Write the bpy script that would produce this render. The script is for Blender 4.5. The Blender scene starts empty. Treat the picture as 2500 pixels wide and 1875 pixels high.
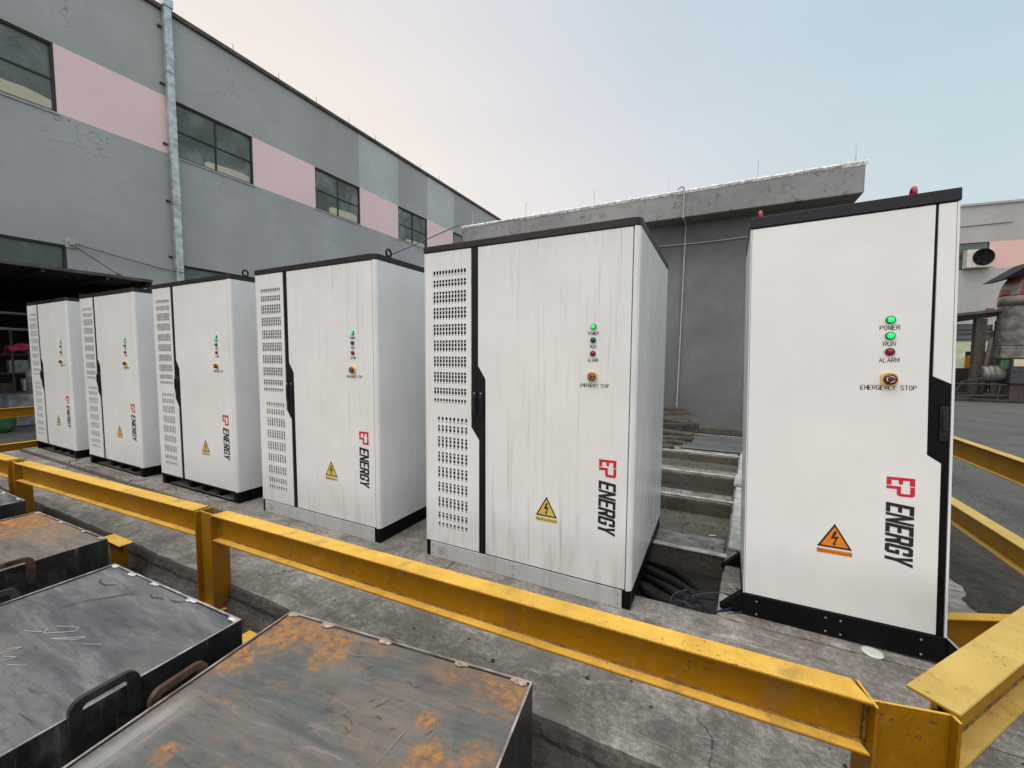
import bpy, bmesh, math, random
from mathutils import Vector, Matrix, noise as mnoise
random.seed(7)
R = math.radians
scene = bpy.context.scene
col = scene.collection

# ------------------------------------------------------------------ camera
cd = bpy.data.cameras.new('camera'); cam = bpy.data.objects.new('camera', cd); col.objects.link(cam)
cr_ = Vector((0.89163329, 0.45271916, 0.00595287)); cu_ = Vector((-0.03638569, 0.05854398, 0.99762151)); cf_ = Vector((-0.45129387, 0.88972915, -0.06867226))
m = Matrix.Identity(4)
for i in range(3):
    m[i][0] = cr_[i]; m[i][1] = cu_[i]; m[i][2] = -cf_[i]
m[0][3], m[1][3], m[2][3] = 0, 0, 1.4557
cam.matrix_world = m
cd.sensor_width = 36; cd.lens = 14.327; cd.clip_start = 0.02; cd.clip_end = 600
scene.camera = cam

# ------------------------------------------------------------------ world, sun
def lin(r, g, b):
    f = lambda c: (c / 255 / 12.92) if c / 255 <= .04045 else ((c / 255 + .055) / 1.055) ** 2.4
    return (f(r), f(g), f(b), 1)
world = bpy.data.worlds.new('World'); scene.world = world; world.use_nodes = True
nt = world.node_tree; nt.nodes.clear()
def N(t, kind, **kw):
    n = t.nodes.new(kind)
    for k, v in kw.items():
        if k.startswith('i_'): n.inputs[k[2:].replace('_', ' ')].default_value = v
        else: setattr(n, k, v)
    return n
out = N(nt, 'ShaderNodeOutputWorld')
tc = N(nt, 'ShaderNodeTexCoord')
dot = N(nt, 'ShaderNodeVectorMath', operation='DOT_PRODUCT'); dot.inputs[1].default_value = (-.943, .331, .02)
nt.links.new(tc.outputs['Generated'], dot.inputs[0])
def ramp(t, stops, interp='LINEAR'):
    n = t.nodes.new('ShaderNodeValToRGB'); n.color_ramp.interpolation = interp
    e = n.color_ramp.elements
    while len(e) > 1: e.remove(e[-1])
    e[0].position, e[0].color = stops[0][0], stops[0][1]
    for p, c in stops[1:]:
        x = e.new(p); x.color = c
    return n
rp = ramp(nt, [(0, lin(182, 208, 221)), (.17, lin(189, 211, 223)), (.42, lin(203, 215, 226)), (.62, lin(221, 222, 228)), (.8, lin(241, 233, 228)), (.95, lin(252, 240, 228))])
nt.links.new(dot.outputs['Value'], rp.inputs[0])
sep = N(nt, 'ShaderNodeSeparateXYZ'); nt.links.new(tc.outputs['Generated'], sep.inputs[0])
hz = N(nt, 'ShaderNodeMapRange', interpolation_type='SMOOTHSTEP'); nt.links.new(sep.outputs['Z'], hz.inputs[0])
hz.inputs['From Min'].default_value = 0.1; hz.inputs['From Max'].default_value = .72; hz.inputs['To Min'].default_value = 1.0; hz.inputs['To Max'].default_value = 0
mx = N(nt, 'ShaderNodeMix', data_type='RGBA'); nt.links.new(hz.outputs[0], mx.inputs[0]); nt.links.new(rp.outputs[0], mx.inputs[6]); rp2 = ramp(nt, [(0, lin(207, 222, 226)), (.3, lin(222, 228, 231)), (.6, lin(240, 234, 233)), (.85, lin(252, 243, 233))]); nt.links.new(dot.outputs['Value'], rp2.inputs[0]); nt.links.new(rp2.outputs[0], mx.inputs[7])
# brighter open sky behind the photographer and overhead
bk = N(nt, 'ShaderNodeMapRange', interpolation_type='SMOOTHSTEP'); nt.links.new(sep.outputs['Y'], bk.inputs[0])
bk.inputs['From Min'].default_value = .3; bk.inputs['From Max'].default_value = -.5; bk.inputs['To Min'].default_value = 1.0; bk.inputs['To Max'].default_value = 1.5
up_ = N(nt, 'ShaderNodeMapRange', interpolation_type='SMOOTHSTEP'); nt.links.new(sep.outputs['Z'], up_.inputs[0])
up_.inputs['From Min'].default_value = .72; up_.inputs['From Max'].default_value = 1; up_.inputs['To Min'].default_value = 1.0; up_.inputs['To Max'].default_value = 1.5
mu = N(nt, 'ShaderNodeMath', operation='MULTIPLY'); nt.links.new(bk.outputs[0], mu.inputs[0]); nt.links.new(up_.outputs[0], mu.inputs[1])
cn_ = N(nt, 'ShaderNodeTexNoise'); cn_.inputs['Scale'].default_value = 2.2; cn_.inputs['Detail'].default_value = 6; cn_.inputs['Distortion'].default_value = .6
cmp_ = N(nt, 'ShaderNodeMapping'); cmp_.inputs['Scale'].default_value = (1, 1, 3); nt.links.new(tc.outputs['Generated'], cmp_.inputs[0]); nt.links.new(cmp_.outputs[0], cn_.inputs['Vector'])
cr2 = N(nt, 'ShaderNodeMapRange'); nt.links.new(cn_.outputs['Fac'], cr2.inputs[0]); cr2.inputs[1].default_value = .3; cr2.inputs[2].default_value = .7; cr2.inputs[3].default_value = .975; cr2.inputs[4].default_value = 1.02
mu2 = N(nt, 'ShaderNodeMath', operation='MULTIPLY'); nt.links.new(mu.outputs[0], mu2.inputs[0]); nt.links.new(cr2.outputs[0], mu2.inputs[1]); mu = mu2
b1 = N(nt, 'ShaderNodeBackground'); 
wf_ = N(nt, 'ShaderNodeMapRange', interpolation_type='SMOOTHSTEP'); nt.links.new(sep.outputs['Y'], wf_.inputs[0])
wf_.inputs['From Min'].default_value = .25; wf_.inputs['From Max'].default_value = -.3; wf_.inputs['To Min'].default_value = 0; wf_.inputs['To Max'].default_value = 1
mw = N(nt, 'ShaderNodeMix', data_type='RGBA'); nt.links.new(wf_.outputs[0], mw.inputs[0]); nt.links.new(mx.outputs[2], mw.inputs[6]); mw.inputs[7].default_value = lin(234, 232, 230)
nt.links.new(mw.outputs[2], b1.inputs[0])
m09 = N(nt, 'ShaderNodeMath', operation='MULTIPLY'); nt.links.new(mu.outputs[0], m09.inputs[0]); m09.inputs[1].default_value = .985
nt.links.new(m09.outputs[0], b1.inputs[1])
sky = N(nt, 'ShaderNodeTexSky', sky_type='NISHITA', sun_disc=False, sun_elevation=R(42), sun_rotation=R(190), dust_density=2.5)
b2 = N(nt, 'ShaderNodeBackground'); nt.links.new(sky.outputs[0], b2.inputs[0]); b2.inputs[1].default_value = .003
ad = N(nt, 'ShaderNodeAddShader'); nt.links.new(b1.outputs[0], ad.inputs[0]); nt.links.new(b2.outputs[0], ad.inputs[1]); nt.links.new(ad.outputs[0], out.inputs[0])

sd = bpy.data.lights.new('sun', 'SUN'); sun = bpy.data.objects.new('sun', sd); col.objects.link(sun)
sd.energy = 1.35; sd.angle = R(35); sd.color = (1, .965, .92)
sun.rotation_euler = Vector((.22, .42, -1.15)).to_track_quat('-Z', 'Y').to_euler()
scene.view_settings.view_transform = 'Standard'; scene.view_settings.look = 'None'
scene.view_settings.exposure = 0.0; scene.view_settings.gamma = 1

# ------------------------------------------------------------------ materials
def new_mat(name):
    mt = bpy.data.materials.new(name); mt.use_nodes = True
    t = mt.node_tree; t.nodes.clear()
    o = N(t, 'ShaderNodeOutputMaterial'); p = N(t, 'ShaderNodeBsdfPrincipled'); t.links.new(p.outputs[0], o.inputs[0])
    return mt, t, p
def coords(t, scale=(1, 1, 1), rnd=True, rot=(0, 0, 0)):
    tcn = N(t, 'ShaderNodeTexCoord'); mp = N(t, 'ShaderNodeMapping'); mp.inputs['Scale'].default_value = scale; mp.inputs['Rotation'].default_value = rot
    if rnd:
        oi = N(t, 'ShaderNodeObjectInfo'); va = N(t, 'ShaderNodeVectorMath', operation='MULTIPLY_ADD')
        t.links.new(oi.outputs['Location'], va.inputs[0]); va.inputs[1].default_value = (1.37, .61, .83); t.links.new(tcn.outputs['Object'], va.inputs[2])
        t.links.new(va.outputs[0], mp.inputs[0])
    else: t.links.new(tcn.outputs['Object'], mp.inputs[0])
    return mp.outputs[0]
def noise(t, vec, scale, detail=5, rough=.6, dist=0):
    n = N(t, 'ShaderNodeTexNoise'); n.inputs['Scale'].default_value = scale; n.inputs['Detail'].default_value = detail
    n.inputs['Roughness'].default_value = rough; n.inputs['Distortion'].default_value = dist
    t.links.new(vec, n.inputs['Vector']); return n.outputs['Fac']
def rng(t, v, a, b, c=0, d=1, smooth=True):
    n = N(t, 'ShaderNodeMapRange', interpolation_type='SMOOTHSTEP' if smooth else 'LINEAR')
    t.links.new(v, n.inputs[0]); n.inputs[1].default_value = a; n.inputs[2].default_value = b; n.inputs[3].default_value = c; n.inputs[4].default_value = d
    return n.outputs[0]
def mixc(t, f, a, b, mode='MIX'):
    n = N(t, 'ShaderNodeMix', data_type='RGBA', blend_type=mode)
    for s, v in ((0, f), (6, a), (7, b)):
        if isinstance(v, bpy.types.NodeSocket): t.links.new(v, n.inputs[s])
        elif s == 0: n.inputs[0].default_value = v
        else: n.inputs[s].default_value = tuple(v) if len(v) == 4 else (*v, 1)
    return n.outputs[2]
def mathn(t, op, a, b=None):
    n = N(t, 'ShaderNodeMath', operation=op)
    for i, v in enumerate((a, b)):
        if v is None: continue
        if isinstance(v, bpy.types.NodeSocket): t.links.new(v, n.inputs[i])
        else: n.inputs[i].default_value = v
    return n.outputs[0]
def bump(t, p, h, strength=.3, dist=.01):
    b = N(t, 'ShaderNodeBump'); b.inputs['Strength'].default_value = strength; b.inputs['Distance'].default_value = dist
    t.links.new(h, b.inputs['Height']); t.links.new(b.outputs[0], p.inputs['Normal'])
def setp(t, p, k, v):
    if isinstance(v, bpy.types.NodeSocket): t.links.new(v, p.inputs[k])
    else: p.inputs[k].default_value = (*v, 1) if isinstance(v, tuple) and len(v) == 3 else v

def plain(name, c, rough=.5, metal=0, emit=None, es=0, var=.12, vs=9, bmp=0, spec=.5):
    mt, t, p = new_mat(name); p.inputs['Specular IOR Level'].default_value = spec
    v = coords(t); n = noise(t, v, vs)
    setp(t, p, 'Base Color', mixc(t, rng(t, n, .3, .7), tuple(x * (1 - var) for x in c), tuple(min(1, x * (1 + var)) for x in c)))
    setp(t, p, 'Roughness', rng(t, n, .2, .8, max(0, rough - .08), min(1, rough + .08))); p.inputs['Metallic'].default_value = metal
    if emit: p.inputs['Emission Color'].default_value = (*emit, 1); p.inputs['Emission Strength'].default_value = es
    if bmp: bump(t, p, n, bmp, .01)
    return mt

def paint_mat(name, c=(.84, .84, .825), rough=.36, streak=(.36, .33, .31)):
    """light powder coat with rain streaks; the amount of streaking is each object's colour alpha"""
    mt, t, p = new_mat(name)
    oi = N(t, 'ShaderNodeObjectInfo')
    v = coords(t, (1, 1, 1)); base = noise(t, v, 2.2)
    c0 = mixc(t, rng(t, base, .3, .7), tuple(x * .93 for x in c), c)
    vs = coords(t, (34, 34, .9)); s1 = noise(t, vs, 1, 4, .7, .15)
    vs2 = coords(t, (95, 95, 2.2)); s2 = noise(t, vs2, 1, 3, .7)
    vm = coords(t, (1.6, 1.6, 1.1)); msk = noise(t, vm, 1.6, 3)
    st = mathn(t, 'MULTIPLY', rng(t, s1, .52, .78), rng(t, msk, .38, .62, .12, 1))
    st = mathn(t, 'ADD', st, mathn(t, 'MULTIPLY', rng(t, s2, .55, .75), rng(t, msk, .35, .7, .0, .22)))
    tq = N(t, 'ShaderNodeTexCoord'); sq = N(t, 'ShaderNodeSeparateXYZ'); t.links.new(tq.outputs['Object'], sq.inputs[0])
    fsn = noise(t, coords(t, (150, 150, 3)), 1, 3, .7)
    tb = mathn(t, 'MULTIPLY', rng(t, sq.outputs['Z'], 1.95, 2.18), rng(t, fsn, .4, .7, .1, 1)); st = mathn(t, 'ADD', st, mathn(t, 'MULTIPLY', tb, .42))
    st = mathn(t, 'MULTIPLY', st, mathn(t, 'MULTIPLY', oi.outputs['Alpha'], .62))
    c1 = mixc(t, mathn(t, 'MINIMUM', st, 1), c0, streak)
    gr = noise(t, coords(t, (1, 1, 1)), 260, 2)
    c2 = mixc(t, rng(t, gr, .3, .7, 0, .05), c1, (.5, .5, .5))
    # grime near the foot
    tcn = N(t, 'ShaderNodeTexCoord'); sp = N(t, 'ShaderNodeSeparateXYZ'); t.links.new(tcn.outputs['Object'], sp.inputs[0])
    ft = mathn(t, 'MULTIPLY', rng(t, sp.outputs['Z'], .12, .42, 1, 0), rng(t, noise(t, coords(t, (9, 9, 2)), 1, 5, .7), .42, .7, 0, .38))
    c3 = mixc(t, mathn(t, 'MULTIPLY', ft, oi.outputs['Alpha']), c2, (.3, .27, .22))
    setp(t, p, 'Base Color', c3); p.inputs['Specular IOR Level'].default_value = .35
    setp(t, p, 'Roughness', rng(t, s1, .3, .8, rough - .05, rough + .15))
    wv = noise(t, coords(t, (1.5, 1.5, .8)), 1.6, 2, .4)
    bump(t, p, mathn(t, 'ADD', mathn(t, 'MULTIPLY', gr, .12), mathn(t, 'MULTIPLY', wv, 2.2)), .35, .012)
    return mt

def yellow_mat(name, c=(.28, .125, .001), lit_dust=(.88, .53, .095)):
    mt, t, p = new_mat(name)
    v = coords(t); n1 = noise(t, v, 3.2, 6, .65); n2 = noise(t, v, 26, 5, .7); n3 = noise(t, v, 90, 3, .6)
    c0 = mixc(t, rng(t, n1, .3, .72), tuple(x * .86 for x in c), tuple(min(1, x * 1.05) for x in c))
    c1 = mixc(t, rng(t, n2, .5, .8, 0, .35), c0, (.48, .24, .03))
    dirt = mathn(t, 'MULTIPLY', rng(t, n1, .54, .72), rng(t, n2, .47, .63))
    c2 = mixc(t, mathn(t, 'MULTIPLY', dirt, .6), c1, (.34, .17, .05))
    chip = mathn(t, 'MULTIPLY', rng(t, noise(t, v, 60, 5, .72), .6, .63), rng(t, noise(t, v, 2.6, 3), .52, .6))
    scr = noise(t, coords(t, (3, 3, 40), rot=(.3, .2, 0)), 2.2, 5, .7, 1.2); chip = mathn(t, 'MAXIMUM', chip, rng(t, scr, .74, .76, 0, .6))
    c3 = mixc(t, mathn(t, 'MULTIPLY', chip, .85), c2, (.09, .04, .02))
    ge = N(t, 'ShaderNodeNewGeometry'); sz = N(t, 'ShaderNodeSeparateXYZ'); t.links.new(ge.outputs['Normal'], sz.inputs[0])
    c4 = mixc(t, mathn(t, 'MULTIPLY', rng(t, sz.outputs['Z'], .5, .95), rng(t, n1, .25, .7, .5, .95)), c3, lit_dust)  # up-facing faces: dust plus light from above put into the colour
    c4 = mixc(t, mathn(t, 'MULTIPLY', chip, .8), c4, (.12, .06, .025))
    gr2 = noise(t, coords(t, (1, 1, .35)), 7, 7, .75, .6); c4 = mixc(t, rng(t, gr2, .52, .7, 0, .5), c4, (.17, .11, .05))
    setp(t, p, 'Base Color', c4); p.inputs['Specular IOR Level'].default_value = .22; setp(t, p, 'Roughness', rng(t, n2, .3, .7, .38, .6))
    bump(t, p, mathn(t, 'ADD', n3, mathn(t, 'MULTIPLY', n2, 1.5)), .12, .004)
    return mt

def concrete_mat(name, c=(.37, .345, .31), dark=(.13, .115, .1), light=(.6, .57, .52), amt=1, rnd=False, bs=.5, ochre=0):
    mt, t, p = new_mat(name)
    v = coords(t, rnd=rnd); a = noise(t, v, .9, 7, .65, .3); b = noise(t, v, 4.5, 8, .7, .4); g = noise(t, v, 38, 6, .75); h = noise(t, v, 160, 3, .6)
    c0 = mixc(t, rng(t, a, .32, .68), dark, light)
    c0 = mixc(t, .55, c0, c)
    c1 = mixc(t, rng(t, b, .35, .7, 0, .75 * amt), c0, dark)
    c2 = mixc(t, rng(t, g, .4, .68, 0, .75), c1, tuple(x * .38 for x in c))
    c2 = mixc(t, rng(t, h, .5, .68, 0, .5), c2, tuple(x * .35 for x in c)); c2 = mixc(t, rng(t, h, .28, .42, .4, 0), c2, tuple(min(1, x * 1.7) for x in c))
    c2 = mixc(t, rng(t, g, .3, .5, .35, 0), c2, tuple(min(1, x * 1.6) for x in c))
    bs_ = noise(t, coords(t, (1, 1.7, 1), rnd=rnd), 1.25, 8, .7, 1.3); c2 = mixc(t, rng(t, bs_, .47, .66, 0, .72 * amt), c2, tuple(x * .42 for x in c)); c2 = mixc(t, rng(t, bs_, .3, .42, .35, 0), c2, light)
    pit = rng(t, g, .66, .72, 0, .8); c3 = mixc(t, pit, c2, (.04, .036, .033))
    if ochre: c3 = mixc(t, rng(t, b, .4, .6, 0, ochre), c3, (.26, .2, .11))
    # trowel streaks and light scuffs
    st = noise(t, coords(t, (2.2, 14, 6), rnd=rnd, rot=(0, 0, .25)), 1.5, 7, .72, .8)
    c3 = mixc(t, rng(t, st, .52, .7, 0, .5 * amt), c3, dark); c3 = mixc(t, rng(t, st, .3, .42, .45 * amt, 0), c3, tuple(min(1, x * 1.15) for x in light))
    # cracks
    vo = N(t, 'ShaderNodeTexVoronoi', feature='DISTANCE_TO_EDGE'); vo.inputs['Scale'].default_value = .45
    vv = N(t, 'ShaderNodeVectorMath', operation='ADD'); nn = N(t, 'ShaderNodeTexNoise'); nn.inputs['Scale'].default_value = 5; nn.inputs['Detail'].default_value = 8; t.links.new(v, nn.inputs['Vector'])
    sc = N(t, 'ShaderNodeVectorMath', operation='SCALE'); sc.inputs['Scale'].default_value = .3; t.links.new(nn.outputs['Color'], sc.inputs[0])
    t.links.new(v, vv.inputs[0]); t.links.new(sc.outputs[0], vv.inputs[1]); t.links.new(vv.outputs[0], vo.inputs['Vector'])
    ck = rng(t, vo.outputs['Distance'], .0006, .0035, 1, 0); ck = mathn(t, 'MULTIPLY', ck, rng(t, b, .47, .56))
    c4 = mixc(t, mathn(t, 'MULTIPLY', ck, .75), c3, (.05, .045, .04))
    setp(t, p, 'Base Color', c4); setp(t, p, 'Roughness', rng(t, g, .2, .8, .8, .95)); p.inputs['Specular IOR Level'].default_value = .25
    hh = mathn(t, 'ADD', mathn(t, 'MULTIPLY', b, 3), mathn(t, 'ADD', g, mathn(t, 'MULTIPLY', h, .35))); hh = mathn(t, 'SUBTRACT', hh, mathn(t, 'MULTIPLY', ck, 1.2)); hh = mathn(t, 'SUBTRACT', hh, pit)
    bump(t, p, hh, bs, .012)
    return mt

def render_wall_mat(name, c, crack=0, var=.1, blot=0.25, spots=0):
    mt, t, p = new_mat(name)
    v = coords(t, rnd=False); a = noise(t, v, .35, 5, .6); b = noise(t, v, 2.5, 6, .7, .5); g = noise(t, v, 45, 3, .7)
    c0 = mixc(t, rng(t, a, .3, .7), tuple(x * (1 - var) for x in c), tuple(min(1, x * (1 + var)) for x in c))
    c1 = mixc(t, rng(t, b, .5, .8, 0, blot), c0, tuple(x * .7 for x in c))
    vs = coords(t, (3.5, 3.5, .25), rnd=False); s = noise(t, vs, 1, 5, .7)
    c1 = mixc(t, rng(t, s, .55, .75, 0, blot * .6), c1, tuple(x * .62 for x in c))
    c1 = mixc(t, rng(t, g, .35, .7, 0, .16), c1, tuple(x * .6 for x in c))
    if crack:
        tcn = N(t, 'ShaderNodeTexCoord'); nn = N(t, 'ShaderNodeTexNoise'); nn.inputs['Scale'].default_value = 2.6; nn.inputs['Detail'].default_value = 8; t.links.new(v, nn.inputs['Vector'])
        vv = N(t, 'ShaderNodeVectorMath', operation='MULTIPLY_ADD'); t.links.new(nn.outputs['Color'], vv.inputs[0]); vv.inputs[1].default_value = (1.1, 1.1, 1.1); t.links.new(v, vv.inputs[2])
        mp = N(t, 'ShaderNodeMapping'); mp.inputs['Scale'].default_value = (1, 1, 2.1); t.links.new(vv.outputs[0], mp.inputs[0])
        vo = N(t, 'ShaderNodeTexVoronoi', feature='DISTANCE_TO_EDGE'); vo.inputs['Scale'].default_value = .75; t.links.new(mp.outputs[0], vo.inputs['Vector'])
        ck = rng(t, vo.outputs['Distance'], .002, .012, 1, 0); sp = N(t, 'ShaderNodeSeparateXYZ'); t.links.new(tcn.outputs['Object'], sp.inputs[0])
        zm = mathn(t, 'MULTIPLY', rng(t, sp.outputs['Z'], 6.0, 6.8), rng(t, sp.outputs['Z'], 7.05, 7.0, 0, 1))
        zm = mathn(t, 'MAXIMUM', zm, rng(t, noise(t, v, .5, 3), .52, .62, 0, .8))
        ck = mathn(t, 'MULTIPLY', ck, zm)
        ck = mathn(t, 'MULTIPLY', ck, rng(t, a, .42, .55, .1, crack))
        c1 = mixc(t, ck, c1, tuple(x * .35 for x in c))
    sm = noise(t, coords(t, (1, 1, 1.6), rnd=False), 1.3, 7, .72, 1.5); c1 = mixc(t, rng(t, sm, .6, .74, 0, blot * .9), c1, tuple(x * .55 for x in c)); c1 = mixc(t, rng(t, sm, .28, .4, blot * .5, 0), c1, tuple(min(.9, x * 1.2) for x in c))
    if spots:
        s1_ = noise(t, v, 9, 6, .72, .8); c1 = mixc(t, rng(t, s1_, .55, .66, 0, spots), c1, tuple(x * .35 for x in c)); c1 = mixc(t, rng(t, s1_, .3, .4, spots * .6, 0), c1, tuple(min(.9, x * 1.35) for x in c))
    setp(t, p, 'Base Color', c1); p.inputs['Roughness'].default_value = .92; p.inputs['Specular IOR Level'].default_value = .15
    bump(t, p, mathn(t, 'ADD', g, mathn(t, 'MULTIPLY', b, 2)), .25, .012)
    return mt

def steel_mat(name, rust=.5, tone=(.2, .2, .205), hue=(.3, .28, .27), seed=0, warm=0.0, chalk=False, rust_xy=None, smear=None):
    """hot rolled plate: long brushed bands, mill scale blotches, orange rust bloom, scratches"""
    mt, t, p = new_mat(name)
    tcn = N(t, 'ShaderNodeTexCoord'); mpb = N(t, 'ShaderNodeMapping'); mpb.inputs['Location'].default_value = (seed * 3.1, seed * 1.7, 0)
    t.links.new(tcn.outputs['Object'], mpb.inputs[0]); v = mpb.outputs[0]
    def mp(scale, rot=0):
        n = N(t, 'ShaderNodeMapping'); n.inputs['Scale'].default_value = scale; n.inputs['Rotation'].default_value = (0, 0, rot); t.links.new(v, n.inputs[0]); return n.outputs[0]
    a = noise(t, mp((1.1, 3.6, 1), .35), 1, 6, .62, 1.2); b = noise(t, mp((5, 34, 5), .2), 1, 5, .7, .5); g = noise(t, mp((1, 1, 1)), 70, 4, .7)
    cl = noise(t, mp((1, 1, 1)), 2.3, 6, .6, 1.0)
    c0 = mixc(t, rng(t, a, .3, .7), tone, hue)
    c0 = mixc(t, rng(t, b, .38, .72, 0, .55), c0, tuple(x * .5 for x in tone))
    c0 = mixc(t, rng(t, b, .28, .42, .35, 0), c0, (.42, .41, .4))
    c0 = mixc(t, rng(t, cl, .5, .68, 0, .6), c0, (.2 + warm * .12, .18 + warm * .04, .16))
    c0 = mixc(t, rng(t, g, .45, .8, 0, .35), c0, tuple(x * .5 for x in tone))
    # scratches and smudges
    sc = noise(t, mp((3, 26, 1), -.5), 1.3, 4, .75, 2.0); c0 = mixc(t, rng(t, sc, .62, .68, 0, .6), c0, (.07, .055, .045))
    rn = noise(t, mp((1, 2.6, 1), .45), 3.2, 9, .74, 1.6); fine = noise(t, v, 24, 5, .75)
    if rust_xy:
        mask = None
        for (cx, cy, rad, st) in rust_xy:
            d = N(t, 'ShaderNodeVectorMath', operation='DISTANCE'); t.links.new(tcn.outputs['Object'], d.inputs[0]); d.inputs[1].default_value = (cx, cy, 0)
            mk = rng(t, d.outputs['Value'], rad * .15, rad, st, 0)
            mask = mk if mask is None else mathn(t, 'MAXIMUM', mask, mk)
        k = mathn(t, 'ADD', rn, mathn(t, 'MULTIPLY', mask, .38)); k2 = mathn(t, 'ADD', mathn(t, 'MULTIPLY', fine, .22), mathn(t, 'MULTIPLY', k, .92))
        ru = mathn(t, 'MULTIPLY', mathn(t, 'ADD', mathn(t, 'MULTIPLY', rng(t, k2, .56, .8), .5), mathn(t, 'MULTIPLY', rng(t, k2, .78, .86), .45)), rust)
    else: ru = mathn(t, 'MULTIPLY', rng(t, rn, .6, .72), rust)
    if smear:
        sp_ = N(t, 'ShaderNodeSeparateXYZ'); t.links.new(tcn.outputs['Object'], sp_.inputs[0])
        dx = mathn(t, 'ABSOLUTE', mathn(t, 'ADD', sp_.outputs['X'], -smear[0])); sm = mathn(t, 'MULTIPLY', rng(t, dx, .0, .075, 1, 0), rng(t, sp_.outputs['Y'], smear[1], smear[1] - .12, 0, 1))
        sn = noise(t, mp((26, 2.2, 1), .04), 1, 5, .7, .3); c0 = mixc(t, mathn(t, 'MULTIPLY', sm, rng(t, sn, .35, .6, .1, .85)), c0, (.4, .39, .37))
    rc = mixc(t, rng(t, fine, .38, .62), (.13, .055, .025), (.5, .2, .03)); rc = mixc(t, rng(t, b, .36, .6, 0, .6), rc, (.3, .19, .1))
    c1 = mixc(t, ru, c0, rc)
    setp(t, p, 'Base Color', c1); setp(t, p, 'Metallic', mathn(t, 'SUBTRACT', .3, mathn(t, 'MULTIPLY', ru, .3)))
    setp(t, p, 'Roughness', mathn(t, 'ADD', rng(t, mathn(t, 'ADD', mathn(t, 'MULTIPLY', a, .6), mathn(t, 'MULTIPLY', cl, .4)), .35, .65, .26, .52), mathn(t, 'MULTIPLY', ru, .4)))
    bump(t, p, mathn(t, 'ADD', mathn(t, 'MULTIPLY', g, .3), mathn(t, 'MULTIPLY', ru, .6)), .18, .004)
    return mt

def glass_mat(name, tint=(.15, .175, .165), transp=.42):
    mt, t, p = new_mat(name)
    v = coords(t, rnd=False); a = noise(t, v, .8, 4, .6, .8); b = noise(t, v, 6, 5, .6)
    setp(t, p, 'Base Color', mixc(t, rng(t, a, .35, .7), tint, tuple(x * 1.9 for x in tint)))
    p.inputs['Roughness'].default_value = .1; p.inputs['Specular IOR Level'].default_value = .6
    tr = N(t, 'ShaderNodeBsdfTransparent'); mxs = N(t, 'ShaderNodeMixShader')
    setp(t, mxs, 0, rng(t, a, .35, .7, transp, transp * .55)); t.links.new(p.outputs[0], mxs.inputs[1]); t.links.new(tr.outputs[0], mxs.inputs[2])
    o = [n for n in t.nodes if n.type == 'OUTPUT_MATERIAL'][0]; t.links.new(mxs.outputs[0], o.inputs[0])
    return mt

M = {}
M['white'] = paint_mat('cabinet_paint')
M['white_skylit'] = paint_mat('cabinet_paint_skylit', (.79, .805, .81), .22)  # same paint, cooler: bluish sky light on the sides put into the colour
M['plate'] = paint_mat('plinth_plate_paint', (.56, .57, .575), .4)
M['black'] = plain('black_paint', (.005, .005, .0055), .45, spec=.12)
M['lid'] = plain('lid_paint', (.028, .021, .021), .42, var=.3, vs=5, spec=.3)
M['lid_new'] = plain('new_lid_paint', (.012, .012, .017), .4, spec=.3)
M['handle'] = plain('handle_plastic', (.014, .014, .016), .3, spec=.3)
M['trim'] = plain('trim_black', (.011, .0105, .0105), .4, spec=.22)
M['dark'] = plain('vent_dark', (.003, .003, .003), .9, spec=.02)
M['weld_seam'] = plain('rusty_weld_seam', (.17, .09, .015), .6, var=.7, vs=30, bmp=.4)
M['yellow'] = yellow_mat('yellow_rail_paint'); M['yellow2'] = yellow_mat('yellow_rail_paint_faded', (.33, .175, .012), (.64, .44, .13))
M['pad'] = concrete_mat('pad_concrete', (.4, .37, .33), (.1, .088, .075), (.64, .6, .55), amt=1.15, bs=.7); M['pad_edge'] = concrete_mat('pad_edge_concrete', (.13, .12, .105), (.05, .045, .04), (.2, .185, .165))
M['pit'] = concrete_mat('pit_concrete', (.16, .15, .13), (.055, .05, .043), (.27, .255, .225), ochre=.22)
M['asphalt'] = concrete_mat('asphalt_ground', (.07, .062, .053), (.03, .026, .021), (.12, .107, .092), bs=.6)
M['road'] = concrete_mat('yard_concrete', (.14, .138, .13), (.085, .082, .076), (.18, .176, .165), amt=.35, bs=.3)
M['wall'] = render_wall_mat('grey_render', (.425, .445, .455), crack=1.0)
M['wall_hi'] = render_wall_mat('grey_render_upper', (.42, .435, .435), crack=.8)
M['wall_patch'] = render_wall_mat('grey_render_patch', (.53, .56, .57))
M['pink'] = render_wall_mat('pink_render', (.93, .7, .71), blot=.08, var=.04); M['pink_far'] = render_wall_mat('pink_render_far', (.74, .5, .46), blot=.12, var=.04)
M['wall2'] = render_wall_mat('grey_render_annex', (.18, .184, .19), blot=.75, var=.3)
M['wall3'] = render_wall_mat('grey_render_far', (.42, .415, .405), blot=.3)
M['fascia'] = render_wall_mat('fascia_render', (.3, .3, .3), crack=1.0, blot=.9, var=.25, spots=.8)
M['soffit'] = render_wall_mat('soffit_render', (.2, .19, .17), blot=.9, var=.25, spots=.9)
M['coping'] = plain('coping_dark', (.09, .08, .07), .8, var=.4, vs=3)
M['membrane'] = plain('roof_membrane', (.74, .73, .71), .45, .1, var=.45, vs=16, bmp=.8)
M['galv'] = plain('galvanised_steel', (.5, .54, .55), .35, .55, var=.3, vs=6)
M['glass'] = glass_mat('window_glass'); M['glass_dark'] = glass_mat('window_glass_green', (.07, .1, .085), .15)
M['frame'] = plain('window_frame', (.025, .027, .027), .5)
M['hall'] = plain('hall_dark', (.04, .038, .035), .9, var=.5, vs=1.5)
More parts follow.
